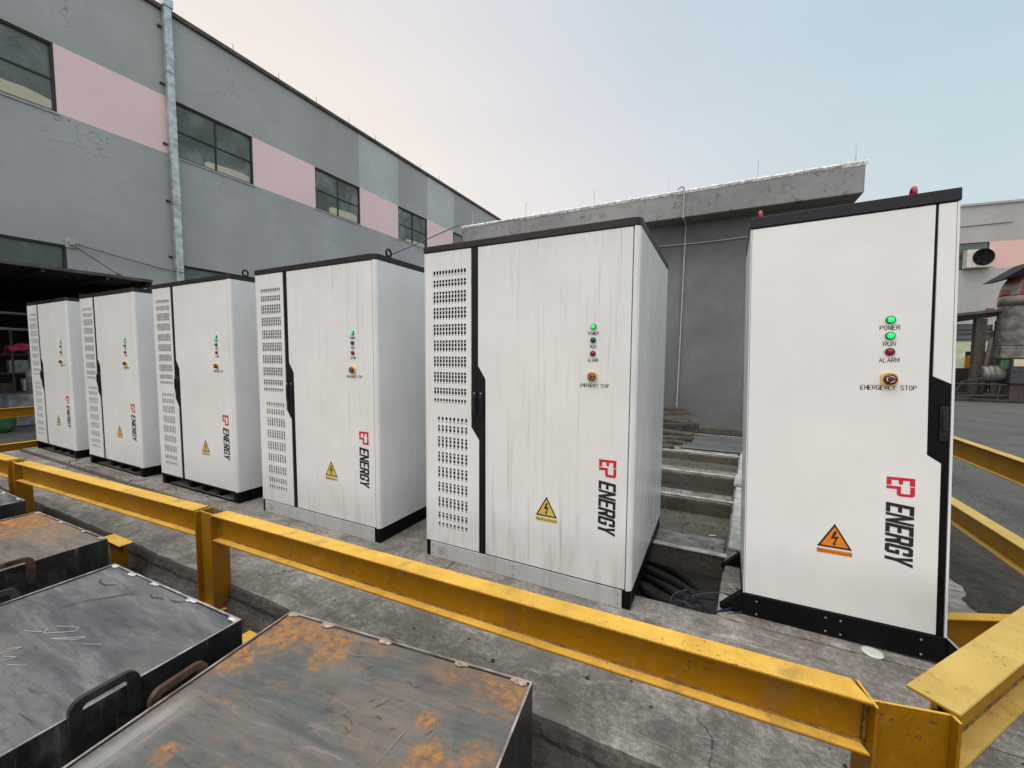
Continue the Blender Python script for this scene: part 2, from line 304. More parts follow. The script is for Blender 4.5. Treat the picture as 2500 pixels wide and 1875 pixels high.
M['glow_beam'] = plain('glowing_crane_beam', (.6, .52, .35), .6, emit=(.8, .72, .48), es=.7, var=.45, vs=3)  # beam made to glow, indoor light put in as emission
M['steel_grey'] = steel_mat('crate_plate_grey', .12, (.12, .125, .135), (.28, .27, .275), 1)
M['steel_rust'] = steel_mat('crate_plate_rusty', .85, (.13, .145, .14), (.22, .185, .16), 2, .5, smear=(-.5, -.42),
    rust_xy=[(-.52, -.05, .3, 1.15), (-.38, -.03, .2, .95), (-.22, -.11, .14, 1.1), (-.06, -.02, .12, .6), (.28, -.03, .15, .7), (.45, -.03, .2, .75), (.54, -.05, .16, 1.0), (.36, -.36, .1, 1.1), (.42, -.44, .15, 1.05), (.46, -.55, .12, .95), (.5, -.3, .1, .8), (-.54, -.28, .15, .95), (-.36, -.62, .05, 1.3), (-.14, -.6, .04, 1.1), (.3, -.26, .06, 1.1)])
M['steel_warm'] = steel_mat('crate_plate_warm', 1, (.2, .185, .165), (.27, .24, .21), 3, 1, rust_xy=[(-.42, -.1, .4, 1), (-.2, -.08, .35, .85), (.1, -.08, .25, .5), (-.6, -.5, .4, .3)])
M['steel_side'] = steel_mat('crate_side_plate', .1, (.022, .023, .026), (.045, .046, .05), 4)
M['steel_rim'] = plain('crate_rim', (.42, .36, .33), .45, .5, var=.45, vs=14)
M['steel_rim_bright'] = plain('crate_rim_bright', (.5, .5, .5), .45, .6, var=.4, vs=14)
M['weld'] = plain('weld_bead', (.6, .58, .54), .5, .2, var=.3, vs=40, bmp=.5); M['weld_rust'] = plain('weld_bead_rusty', (.36, .28, .23), .6, .1, var=.5, vs=50, bmp=.5)
M['handle_rust'] = plain('rusty_handle', (.09, .05, .035), .6, .3, var=.6, vs=12, bmp=.3); M['handle_dark'] = plain('dark_handle', (.035, .036, .036), .5, .4, var=.4, vs=12, bmp=.2)
M['green_on'] = plain('lamp_green_lit', (.02, .7, .15), .3, emit=(.01, .9, .12), es=1.0)
M['green_off'] = plain('lamp_green_unlit', (.01, .1, .05), .25); M['red_off'] = plain('lamp_red_unlit', (.3, .008, .02), .25)
M['bezel_g'] = plain('lamp_bezel_green', (.006, .11, .035), .35); M['bezel_r'] = plain('lamp_bezel_red', (.14, .006, .014), .35)
M['estop_y'] = plain('stop_button_yellow', (.85, .58, .16), .4); M['estop_r'] = plain('stop_button_red', (.12, .012, .01), .35)
M['mark_white'] = plain('marking_white', (.7, .55, .5), .5)
M['ink'] = plain('black_ink', (.012, .012, .014), .6); M['ink_grey'] = plain('grey_ink', (.02, .02, .024), .6, spec=.1); M['red_ink'] = plain('red_ink', (.58, .012, .03), .45)
M['sign_yellow'] = plain('sign_yellow', (.72, .5, .09), .45); M['sign_orange'] = plain('sign_orange', (.8, .23, .01), .45); M['sign_dark'] = plain('sign_brown_ink', (.08, .03, .008), .6)
M['red_eye'] = plain('red_paint', (.42, .02, .05), .3)
M['rivet'] = plain('rivet_metal', (.3, .3, .3), .35, .6)
M['cable'] = plain('black_cable', (.006, .006, .007), .6, spec=.15); M['cable_blue'] = plain('blue_cable', (.008, .011, .04), .5, spec=.2); M['cable_grey'] = plain('grey_cable', (.03, .033, .05), .5)
M['wood'] = plain('weathered_board', (.075, .062, .05), .85, var=.45, vs=7, bmp=.5); M['brick'] = plain('brick_brown', (.065, .047, .042), .85, var=.4, vs=12, bmp=.5)
M['floor_plate'] = steel_mat('floor_plate', .05, (.15, .165, .165), (.2, .21, .21), 6)
M['conduit'] = plain('grey_conduit', (.42, .42, .41), .5); M['wire'] = plain('dark_wire', (.07, .075, .08), .5)
M['ac_white'] = plain('fan_box_white', (.6, .56, .48), .5, var=.2); M['blue_box'] = plain('machine_blue', (.04, .045, .06), .5, var=.3)
M['duct'] = plain('duct_metal', (.17, .16, .145), .55, .3, var=.5, vs=3); M['duct_red'] = plain('duct_red_paint', (.24, .05, .035), .5, var=.3)
M['pink_cloth'] = plain('pink_cloth', (.3, .02, .06), .8, var=.5, vs=3, bmp=.4); M['green_sack'] = plain('green_sack', (.03, .1, .045), .8, var=.4, vs=5)
M['grey_obj'] = plain('machine_grey', (.2, .21, .22), .5, var=.5, vs=4); M['pale_tube'] = plain('pale_tube', (.4, .4, .36), .5)
M['pillar'] = plain('rusty_pillar', (.06, .045, .04), .7, var=.4); M['lit_white'] = plain('glowing_room_white', (.6, .65, .5), .6, emit=(.75, .85, .55), es=.3, var=.3, vs=2)  # room wall and lintel glow: lamp light put in as emission
M['lamp'] = plain('bright_lamp', (1, 1, .9), .5, emit=(1, 1, .85), es=6); M['orange_lit'] = plain('orange_drum', (.5, .2, .03), .5, emit=(.6, .25, .03), es=.15)  # drums glow faintly, lamp light on them put in as emission
M['leaf'] = plain('leaf_green', (.1, .11, .035), .7, var=.4, vs=30); M['paper'] = plain('white_disc', (.62, .66, .6), .5, var=.1)
M['dirt'] = plain('dirt_crumbs', (.07, .06, .05), .95, var=.6, vs=30, bmp=.6); M['seal_grey'] = plain('mortar', (.42, .405, .38), .9, var=.3, vs=10)

# ------------------------------------------------------------------ mesh helpers
class MB:
    def __init__(s): s.bm = bmesh.new(); s.mi = 0
    def poly(s, pts):
        vs = [s.bm.verts.new(p) for p in pts]; f = s.bm.faces.new(vs); f.material_index = s.mi; return f
    def box(s, a, b, bev=0, seg=2, mtx=None):
        x0, y0, z0 = a; x1, y1, z1 = b
        c = [(x0, y0, z0), (x1, y0, z0), (x1, y1, z0), (x0, y1, z0), (x0, y0, z1), (x1, y0, z1), (x1, y1, z1), (x0, y1, z1)]
        vs = [s.bm.verts.new(mtx @ Vector(p) if mtx else p) for p in c]
        fs = [s.bm.faces.new([vs[i] for i in q]) for q in ((3, 2, 1, 0), (4, 5, 6, 7), (0, 1, 5, 4), (1, 2, 6, 5), (2, 3, 7, 6), (3, 0, 4, 7))]
        for f in fs: f.material_index = s.mi
        if bev:
            es = list({e for f in fs for e in f.edges})
            r = bmesh.ops.bevel(s.bm, geom=es, offset=bev, segments=seg, affect='EDGES', profile=.5)
            for f in r['faces']: f.material_index = s.mi
        return s
    def prism(s, pts, lo, hi, axis='z', bev=0, seg=2):
        """extrude a polygon (2D points) between lo and hi along the axis"""
        def P(u, v, w): return {'z': (u, v, w), 'y': (u, w, v), 'x': (w, u, v)}[axis]
        a = [s.bm.verts.new(P(u, v, lo)) for u, v in pts]; b = [s.bm.verts.new(P(u, v, hi)) for u, v in pts]
        n = len(pts); fs = [s.bm.faces.new(a), s.bm.faces.new(b)] + [s.bm.faces.new((a[i], a[(i + 1) % n], b[(i + 1) % n], b[i])) for i in range(n)]
        for f in fs: f.material_index = s.mi
        if bev:
            es = list({e for f in fs[:2] for e in f.edges})
            r = bmesh.ops.bevel(s.bm, geom=es, offset=bev, segments=seg, affect='EDGES', profile=.5)
            for f in r['faces']: f.material_index = s.mi
        return s
    def tube(s, pts, rad, n=8, cap=True, radii=None):
        pts = [Vector(p) for p in pts]; rings = []
        prev = None
        for i, p in enumerate(pts):
            d = (pts[min(i + 1, len(pts) - 1)] - pts[max(i - 1, 0)]).normalized()
            if prev is None: a = d.orthogonal().normalized()
            else: a = (prev - d * prev.dot(d)).normalized()
            prev = a; b = d.cross(a); rr = radii[i] if radii else rad
            rings.append([s.bm.verts.new(p + (a * math.cos(2 * math.pi * k / n) + b * math.sin(2 * math.pi * k / n)) * rr) for k in range(n)])
        for i in range(len(rings) - 1):
            for k in range(n):
                f = s.bm.faces.new((rings[i][k], rings[i][(k + 1) % n], rings[i + 1][(k + 1) % n], rings[i + 1][k])); f.material_index = s.mi; f.smooth = n > 6
        if cap:
            for r_ in (rings[0], rings[-1]): s.bm.faces.new(r_).material_index = s.mi
        return s
    def lathe(s, prof, c, n=20, axis='y'):
        """profile [(r, h)] turned about the axis through c"""
        rings = []
        for r_, h in prof:
            ring = []
            for k in range(n):
                a = 2 * math.pi * k / n; u, v = r_ * math.cos(a), r_ * math.sin(a)
                ring.append(s.bm.verts.new({'y': (c[0] + u, c[1] + h, c[2] + v), 'z': (c[0] + u, c[1] + v, c[2] + h), 'x': (c[0] + h, c[1] + u, c[2] + v)}[axis]))
            rings.append(ring)
        for i in range(len(rings) - 1):
            for k in range(n):
                f = s.bm.faces.new((rings[i][k], rings[i][(k + 1) % n], rings[i + 1][(k + 1) % n], rings[i + 1][k])); f.material_index = s.mi; f.smooth = True
        s.bm.faces.new(rings[0]).material_index = s.mi; s.bm.faces.new(rings[-1]).material_index = s.mi
        return s
    def torus(s, c, R_, r_, axis='x', n=24, m_=8, sq=1.0):
        rings = []
        for i in range(n):
            a = 2 * math.pi * i / n; ring = []
            for k in range(m_):
                b = 2 * math.pi * k / m_; q = R_ + r_ * math.cos(b); u, v, w = q * math.cos(a), q * math.sin(a) * sq, r_ * math.sin(b)
                ring.append(s.bm.verts.new({'x': (c[0] + w, c[1] + u, c[2] + v), 'y': (c[0] + u, c[1] + w, c[2] + v)}[axis]))
            rings.append(ring)
        for i in range(n):
            for k in range(m_):
                f = s.bm.faces.new((rings[i][k], rings[i][(k + 1) % m_], rings[(i + 1) % n][(k + 1) % m_], rings[(i + 1) % n][k])); f.smooth = True; f.material_index = s.mi
        return s
    def build(s, name, mats, parent=None, loc=None, fix=True):
        if fix: bmesh.ops.recalc_face_normals(s.bm, faces=s.bm.faces)
        me = bpy.data.meshes.new(name); s.bm.to_mesh(me); s.bm.free()
        for mm in (mats if isinstance(mats, (list, tuple)) else [mats]): me.materials.append(M[mm])
        o = bpy.data.objects.new(name, me); col.objects.link(o)
        if parent: o.parent = parent
        if loc: o.location = loc
        return o
def tag(o, label=None, cat=None, group=None, kind=None):
    if label: o['label'] = label
    if cat: o['category'] = cat
    if group: o['group'] = group
    if kind: o['kind'] = kind
    return o
def empty(name, loc=(0, 0, 0), rz=0):
    o = bpy.data.objects.new(name, None); col.objects.link(o); o.location = loc; o.rotation_euler = (0, 0, rz); o.empty_display_size = .1
    return o
def copy_tree(o, parent=None):
    c = o.copy(); col.objects.link(c)
    if parent: c.parent = parent
    for ch in [x for x in o.children]: copy_tree(ch, c)
    return c

# ------------------------------------------------------------------ ground, pad, pits
def jitter_sheet(name, x0, x1, y0, y1, nx, ny, z, amp, mat, kind='structure', edge=0, seed=0):
    mb = MB(); g = []
    for j in range(ny + 1):
        row = []
        for i in range(nx + 1):
            x = x0 + (x1 - x0) * i / nx; y = y0 + (y1 - y0) * j / ny
            n = mnoise.noise(Vector((x * 1.7 + seed, y * 1.7, 0))) * amp
            row.append(mb.bm.verts.new((x, y, z + n)))
        g.append(row)
    for j in range(ny):
        for i in range(nx): mb.bm.faces.new((g[j][i], g[j][i + 1], g[j + 1][i + 1], g[j + 1][i])).smooth = True
    return mb

# the yard: one sheet to the horizon, at z = -0.16
gb = MB(); gb.poly([(-300, -300, -.16), (300, -300, -.16), (300, 300, -.16), (-300, 300, -.16)])
tag(gb.build('ground', 'asphalt'), kind='structure')
rb = MB(); rb.poly([(1.95, -4, -.152), (60, -4, -.152), (60, 60, -.152), (1.95, 60, -.152)])
tag(rb.build('yard_road', 'road'), kind='structure')
lb = MB(); lb.poly([(-40, 1.2, -.152), (-9.75, 1.2, -.152), (-9.75, 40, -.152), (-40, 40, -.152)])
tag(lb.build('left_yard', 'road'), kind='structure')

PX0, PX1 = -9.45, 1.52
def edge_y(x):  # wobbling broken front edge of the pad
    return 1.455 + .012 * x + .012 * mnoise.noise(Vector((x * 1.3, 3.1, 0))) + .012 * mnoise.noise(Vector((x * 5, 1.1, 0))) + .005 * mnoise.noise(Vector((x * 23, 2.1, 0)))
mb = MB(); n = 420; prev = None
for i in range(n + 1):
    x = PX0 + (PX1 - PX0) * i / n; ye = edge_y(x)
    k = .010 * mnoise.noise(Vector((x * 9, 0, 5))); kk = .012 * mnoise.noise(Vector((x * 14, 4, 9)))
    cur = [(x, 2.115, -.012), (x, ye + .05, -.012), (x, ye + .012 + k * .5, -.016), (x, ye + k * .4, -.028), (x, ye - .012 + kk, -.07 + k), (x, ye - .008 - k, -.1), (x, ye - .02 + kk, -.125 + k), (x, ye - .05 + 2 * kk, -.162)]
    cur = [mb.bm.verts.new(p) for p in cur]
    if prev:
        for a in range(len(cur) - 1):
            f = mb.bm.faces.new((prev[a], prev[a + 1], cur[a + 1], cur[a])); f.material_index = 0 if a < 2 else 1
    prev = cur
tag(mb.build('concrete_kerb_slab', ['pad', 'pad_edge']), kind='structure')

# slab under the cabinets (top z=0) with pits and cross beams between cabinets; right rim follows the trench line
def rx(y): return .035 + .063 * (y - 2.5)
def zslab(mb, pts, top, bot, step=.045, jit=.011):
    # slab with a chipped, wandering arris
    P = []; n_ = len(pts)
    for i in range(n_):
        a, b = Vector(pts[i]), Vector(pts[(i + 1) % n_]); L = (b - a).length; k = max(1, int(L / step)); nr = Vector(((b - a).y, -(b - a).x)).normalized()
        for j in range(k):
            q = a.lerp(b, j / k); P.append((q, nr if j else Vector((0, 0))))
    rings = []
    for (ins, dz, am) in ((.012, 0, 1), (.002, -.008, .6), (-.002, -.03, .5), (0, None, .0)):
        ring = []
        for q, nr in P:
            nz = mnoise.noise(Vector((q.x * 11, q.y * 11, 2))) + .6 * mnoise.noise(Vector((q.x * 33, q.y * 33, 7))); chip = max(0, mnoise.noise(Vector((q.x * 4, q.y * 4, 4))) - .28) * .07
            o = q - nr * (ins + (abs(nz) * jit + chip) * am); z = (bot if dz is None else top + dz - (chip * .25 if dz == 0 else 0) * 0)
            ring.append(mb.bm.verts.new((o.x, o.y, z)))
        rings.append(ring)
    mb.bm.faces.new(rings[0])
    for r_ in range(3):
        for i in range(len(P)):
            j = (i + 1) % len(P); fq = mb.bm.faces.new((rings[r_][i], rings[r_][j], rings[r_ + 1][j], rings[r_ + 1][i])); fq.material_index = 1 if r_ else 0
mb = MB()
pl, pr = -1.62, 1.52
zslab(mb, [(PX0, 2.1), (pl, 2.1), (pl, 9.36), (PX0, 9.36)], 0, -.5)          # left field under cabinets 1-4
zslab(mb, [(pl, 2.1), (pr, 2.1), (pr, 2.5), (rx(2.5), 2.5), (pl, 2.5)], 0, -.5)   # front strip
def quad(y0, y1, a=None, b=None): return [(pl if a is None else a, y0), (rx(y0) if b is None else b, y0), (rx(y1) if b is None else b, y1), (pl if a is None else a, y1)]
for y0, y1, top in ((3.27, 3.6, 0), (4.5, 4.78, 0), (5.5, 5.8, 0), (6.68, 6.95, .0)):
    zslab(mb, quad(y0, y1), top, -.5)
zslab(mb, [(rx(2.5), 2.5), (pr, 2.5), (pr, 9.36), (rx(9.36), 9.36)], 0.0005, -.5)
zslab(mb, quad(6.95, 9.36), -.02, -.5)
mb.mi = 1
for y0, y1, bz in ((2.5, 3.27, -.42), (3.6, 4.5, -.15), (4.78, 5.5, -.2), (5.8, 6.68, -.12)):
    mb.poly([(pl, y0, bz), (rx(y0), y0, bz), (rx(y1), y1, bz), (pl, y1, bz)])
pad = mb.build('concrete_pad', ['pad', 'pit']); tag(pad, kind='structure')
# raised lips beside the pits (mortar ridges)
mb = MB()
for y0, y1 in ((3.25, 3.3), (4.52, 4.56), (5.52, 5.57), (6.7, 6.75)):
    mb.box((pl, y0, .002), (rx(y0) + .02, y1, .016), .004, 1)
mb.prism([(rx(3.4) + .02, 3.4), (rx(3.4) + .14, 3.4), (rx(6.9) + .14, 6.9), (rx(6.9) + .02, 6.9)], .002, .03, 'z', .006, 1)
mb.prism([(rx(5.0) + .0, 5.05), (rx(5.0) + .2, 5.05), (rx(5.5) + .2, 5.45), (rx(5.5) + .0, 5.45)], .034, .075, 'z', .006, 1)
tag(mb.build('mortar_ridges', 'seal_grey'), kind='structure')
# thin shadow line along the slab step, laid as a dark strip
mb = MB(); mb.box((PX0 + .02, 2.04, -.009), (-.3, 2.085, -.002), .002, 1); tag(mb.build('step_shadow_strip', 'pad_edge'), kind='structure')

mb = MB(); g = []
for j in range(181):
    y = 1.6 + 7.6 * j / 180; row = []; off = .10 * mnoise.noise(Vector((0, y * 1.1, 3))) + .04 * mnoise.noise(Vector((0, y * 5, 8)))
    for i in range(15):
        u = i / 14; x = 1.36 + off + .75 * u; z = -.02 + .034 * min(1, u / .14) - .16 * max(0, (u - .22) / .78) ** 1.2 + (.016 * max(0, u - .1) / .3 if u < .4 else .016) * mnoise.noise(Vector((x * 6, y * 6, 0))) + .006 * mnoise.noise(Vector((x * 20, y * 20, 0)))
        row.append(mb.bm.verts.new((x, y, z if u < .95 else -.165)))
    g.append(row)
for j in range(180):
    for i in range(14): mb.bm.faces.new((g[j][i], g[j][i + 1], g[j + 1][i + 1], g[j + 1][i])).smooth = True
tag(mb.build('soil_bank', 'asphalt'), kind='structure')

# metal cover plates behind the pits
for i, (x0, x1, lbl) in enumerate(((-.46, .0, 'grey steel cover plate on the pad, left one before the annex wall'), (.006, .5, 'grey steel cover plate on the pad, right one before the annex wall'))):
    mb = MB(); mb.prism([(x0 - .06, 7.0), (x1 - .02, 7.0), (x1 + .12, 8.35), (x0 + .12, 8.3)], 0.0, .014 + .002 * i, 'z', .003, 1)
    tag(mb.build('cover_plate', 'floor_plate'), lbl, 'cover plate', 'steel cover plates behind the pits')
# mortar kerb before annex wall
mb = MB(); mb.box((-.6, 8.6, -.018), (1.4, 8.95, .11), .02, 2); tag(mb.build('wall_kerb', 'pad_edge'), kind='structure')

# ------------------------------------------------------------------ text and logo
def text_mesh(body, mat, width, height, parent, centre, name, rot=(R(90), 0, 0), extr=.0004, bold=0.0):
    cu = bpy.data.curves.new('t', 'FONT'); cu.body = body; cu.align_x = 'CENTER'; cu.align_y = 'CENTER'; cu.extrude = 0; cu.resolution_u = 3; cu.offset = bold
    ob = bpy.data.objects.new('t', cu); col.objects.link(ob); dg = bpy.context.evaluated_depsgraph_get(); dg.update()
    me = bpy.data.meshes.new_from_object(ob.evaluated_get(dg)); bpy.data.objects.remove(ob); bpy.data.curves.remove(cu)
    xs = [v.co.x for v in me.vertices]; ys = [v.co.y for v in me.vertices]
    cx, cy = (min(xs) + max(xs)) / 2, (min(ys) + max(ys)) / 2; sx, sy = width / (max(xs) - min(xs)), height / (max(ys) - min(ys))
    for v in me.vertices: v.co = Vector(((v.co.x - cx) * sx, (v.co.y - cy) * sy, 0))
    me.name = name; me.materials.clear(); me.materials.append(M[mat])
    o = bpy.data.objects.new(name, me); col.objects.link(o); o.parent = parent; o.location = centre; o.rotation_euler = rot
    return o
GL = {
 'E': [[(0, 0), (.36, 0), (.36, 1), (0, 1)], [(.36, .84), (1, .84), (1, 1), (.36, 1)], [(.36, .43), (.88, .43), (.88, .58), (.36, .58)], [(.36, 0), (1, 0), (1, .16), (.36, .16)]],
 'N': [[(0, 0), (.28, 0), (.28, 1), (0, 1)], [(.72, 0), (1, 0), (1, 1), (.72, 1)], [(.28, 1), (.28, .58), (.72, 0), (.72, .42)]],
 'R': [[(0, 0), (.33, 0), (.33, 1), (0, 1)], [(.33, .84), (.67, .84), (.67, 1), (.33, 1)], [(.33, .42), (.67, .42), (.67, .57), (.33, .57)], [(.67, 1), (.85, 1), (1, .92), (1, .54), (.9, .46), (.67, .42)], [(.42, .42), (.67, .42), (.9, .46), (1, 0), (.66, 0)]],
 'G': [[(0, .1), (.15, 0), (.33, 0), (.33, 1), (.15, 1), (0, .9)], [(.33, .84), (.67, .84), (.67, 1), (.33, 1)], [(.67, .64), (1, .64), (1, .9), (.85, 1), (.67, 1)], [(.33, 0), (.67, 0), (.67, .16), (.33, .16)], [(.67, 0), (.85, 0), (1, .1), (1, .52), (.67, .52)], [(.5, .38), (.67, .38), (.67, .52), (.5, .52)]],
 'Y': [[(0, 1), (.33, .42), (.67, .42), (.5, .62), (.34, 1)], [(.5, .62), (.67, .42), (1, 1), (.66, 1)], [(.33, 0), (.67, 0), (.67, .42), (.33, .42)]],
 'e': [[(0, 0), (.34, 0), (.34, 1), (0, 1)], [(.34, .82), (.96, .82), (.96, 1), (.34, 1)], [(.34, .43), (.82, .43), (.82, .58), (.34, .58)], [(.34, 0), (.96, 0), (.96, .18), (.34, .18)]],
 'p': [[(0, 0), (.3, 0), (.3, .37), (0, .37)], [(0, .37), (.72, .37), (.72, .52), (0, .52)], [(.72, .37), (.86, .37), (1, .47), (1, .9), (.86, 1), (.72, 1)], [(0, .84), (.72, .84), (.72, 1), (0, 1)]],
}
def logo(parent, x0, x1, za, zb, zc, zd, y):
    """text turned 90 degrees clockwise: letter up = +x, reading direction = -z"""
    mb = MB(); H = x1 - x0
    L = (za - zb)
    def put(polys, zs, w):
        for pg in polys: mb.poly([(x0 + v * H, y, zs - u * w) for u, v in pg])
    put(GL['e'], za, L * .44); put(GL['p'], za - L * .47, L * .53)
    red = mb.build('logo_mark', 'red_ink', parent)
    mb = MB(); T = (zc - zd); w = T / 6.35; 
    for i, ch in enumerate('ENERGY'):
        zs = zc - i * w * 1.07
        for pg in GL[ch]: mb.poly([(x0 + v * H, y, zs - u * w - (v - 0.5) * .012) for u, v in pg])
    blk = mb.build('logo_lettering', 'ink', parent)
    return red, blk
def warning(parent, xc, zt, zb_, hw, lab, colr, y):
    root = MB(); root.prism([(xc - hw, zb_), (xc + hw, zb_), (xc, zt)], y - .0006, y, 'y')
    r0 = root.build('warning_sign', 'ink', parent)
    k = .80; cz = zb_ + (zt - zb_) * .36
    mb = MB(); mb.poly([(xc + (a - xc) * k, y - .0012, cz + (b - cz) * k) for a, b in [(xc - hw, zb_), (xc + hw, zb_), (xc, zt)]]); mb.build('sign_face', colr, r0)
    h = (zt - zb_); mb = MB(); c = (xc, zb_)
    bolt = [(-.02, .68), (.08, .70), (.0, .47), (.13, .50), (.02, .2), (.07, .2), (-.02, .08), (-.07, .22), (-.03, .21), (.03, .40), (-.13, .36)]
    mb.poly([(xc + u * h, y - .0018, zb_ + v * h) for u, v in bolt]); mb.build('lightning_symbol', 'ink', r0)
    a, b = lab
    mb = MB(); mb.prism([(xc - hw * 1.01, a), (xc + hw * 1.01, a), (xc + hw * 1.01, b), (xc - hw * 1.01, b)], y - .0006, y, 'y'); s = mb.build('warning_label', colr, parent)
    text_mesh('Electrical Hazard', 'sign_dark', hw * 1.86, (b - a) * .62, s, (xc, y - .0012, (a + b) / 2), 'label_text')
    return r0

SG = {'P': [[(0, 0), (0, 1), (.75, 1), (1, .85), (1, .65), (.75, .5), (0, .5)]], 'O': [[(.5, 1), (.15, .88), (0, .5), (.15, .12), (.5, 0), (.85, .12), (1, .5), (.85, .88), (.5, 1)]],
 'W': [[(0, 1), (.22, 0), (.5, .75), (.78, 0), (1, 1)]], 'E': [[(1, 0), (0, 0), (0, 1), (1, 1)], [(0, .52), (.85, .52)]], 'R': [[(0, 0), (0, 1), (.75, 1), (1, .85), (1, .66), (.75, .5), (0, .5)], [(.5, .5), (1, 0)]],
 'U': [[(0, 1), (0, .2), (.2, 0), (.8, 0), (1, .2), (1, 1)]], 'N': [[(0, 0), (0, 1), (1, 0), (1, 1)]], 'A': [[(0, 0), (.5, 1), (1, 0)], [(.18, .36), (.82, .36)]], 'L': [[(0, 1), (0, 0), (1, 0)]],
 'M': [[(0, 0), (0, 1), (.5, .3), (1, 1), (1, 0)]], 'G': [[(1, .82), (.7, 1), (.3, 1), (0, .75), (0, .25), (.3, 0), (.7, 0), (1, .2), (1, .48), (.55, .48)]], 'C': [[(1, .8), (.7, 1), (.3, 1), (0, .75), (0, .25), (.3, 0), (.7, 0), (1, .2)]],
 'Y': [[(0, 1), (.5, .5), (1, 1)], [(.5, .5), (.5, 0)]], 'S': [[(1, .84), (.72, 1), (.25, 1), (0, .8), (.12, .58), (.88, .42), (1, .2), (.75, 0), (.28, 0), (0, .17)]], 'T': [[(0, 1), (1, 1)], [(.5, 1), (.5, 0)]]}
def lettering(word, width, height, parent, x, y, z, sw):
    mb = MB(); n_ = len(word); cell = width / (n_ - .28); cw = cell * .72; x0 = x - width / 2; z0 = z - height / 2
    for i, ch in enumerate(word):
        for ln in SG.get(ch, []):
            P = [Vector((x0 + i * cell + u * cw, 0, z0 + v * height)) for u, v in ln]; n2 = len(P); L_, R_ = [], []
            for k in range(n2):
                d = (P[min(n2 - 1, k + 1)] - P[max(0, k - 1)]).normalized(); q = Vector((-d.z, 0, d.x)) * sw / 2
                if 0 < k < n2 - 1:
                    a = (P[k] - P[k - 1]).normalized(); c = max(.5, abs(a.dot(d))); q = q / c
                L_.append(P[k] + q); R_.append(P[k] - q)
            for k in range(n2 - 1): mb.poly([(p.x, y, p.z) for p in (L_[k], L_[k + 1], R_[k + 1], R_[k])])
    return mb.build('lettering', 'ink_grey', parent)

def controls(parent, xc, zs, rad, texts, zstop, yf, run_on):
    """zs: heights of the three lamps; texts: (word, z, width, height)"""
    for nm, z, mt, bz in (('power_light', zs[0], 'green_on', 'bezel_g'), ('run_light', zs[1], 'green_on' if run_on else 'green_off', 'bezel_g'), ('alarm_light', zs[2], 'red_off', 'bezel_r')):
        mb = MB(); mb.lathe([(rad, 0), (rad, -.006), (rad * .93, -.010), (rad * .72, -.010), (rad * .72, -.004)], (xc, yf, z), 24); b = mb.build(nm, bz, parent)
        mb = MB(); mb.lathe([(rad * .72, -.004), (rad * .70, -.012), (rad * .5, -.016), (.002, -.018)], (xc, yf, z), 20); mb.build('lens', mt, b)
    q = rad * 1.7
    mb = MB(); mb.prism([(xc + q * math.copysign(min(1, abs(math.cos(a)) ** .55), math.cos(a)), zstop + q * 1.03 * math.copysign(min(1, abs(math.sin(a)) ** .55), math.sin(a))) for a in [2 * math.pi * i / 28 for i in range(28)]], yf - .009, yf, 'y', .002, 1)
    st = mb.build('emergency_stop', 'estop_y', parent)
    mb = MB(); mb.lathe([(q * .5, -.010), (q * .55, -.016), (q * .78, -.018), (q * .82, -.024), (q * .75, -.028), (.002, -.029)], (xc, yf, zstop), 22); mu_ = mb.build('mushroom_button', 'estop_r', st)
    mb = MB()
    for a0 in (20, 140, 260):
        for k in range(6):
            a, b = R(a0 + k * 14), R(a0 + (k + 1) * 14); r0, r1 = q * .38, q * .5
            mb.poly([(xc + r0 * math.cos(a), yf - .0302, zstop + r0 * math.sin(a)), (xc + r1 * math.cos(a), yf - .0302, zstop + r1 * math.sin(a)), (xc + r1 * math.cos(b), yf - .0302, zstop + r1 * math.sin(b)), (xc + r0 * math.cos(b), yf - .0302, zstop + r0 * math.sin(b))])
    mb.build('twist_arrows', 'mark_white', mu_)
    for w, z, wd, ht, dx in texts:
        lettering(w, wd, ht, parent, xc + dx, yf - .0008, z, ht * .135)

def paint_cols(root, amt):
    for o in root.children_recursive: o.color = (1, 1, 1, amt * (.16 if o.name.startswith('cabinet_body') else 1))
def eye(parent, x, y, z, mat, r_=.026, th=.0075, axis='x'):
    mb = MB(); mb.torus((x, y, z + r_ + th * 1.6), r_, th, axis, sq=1.08); mb.lathe([(th * 2.4, 0), (th * 2.4, .006), (th * 1.6, .012)], (x, y, z), 14, 'z')
    return mb.build('lifting_eye', mat, parent)

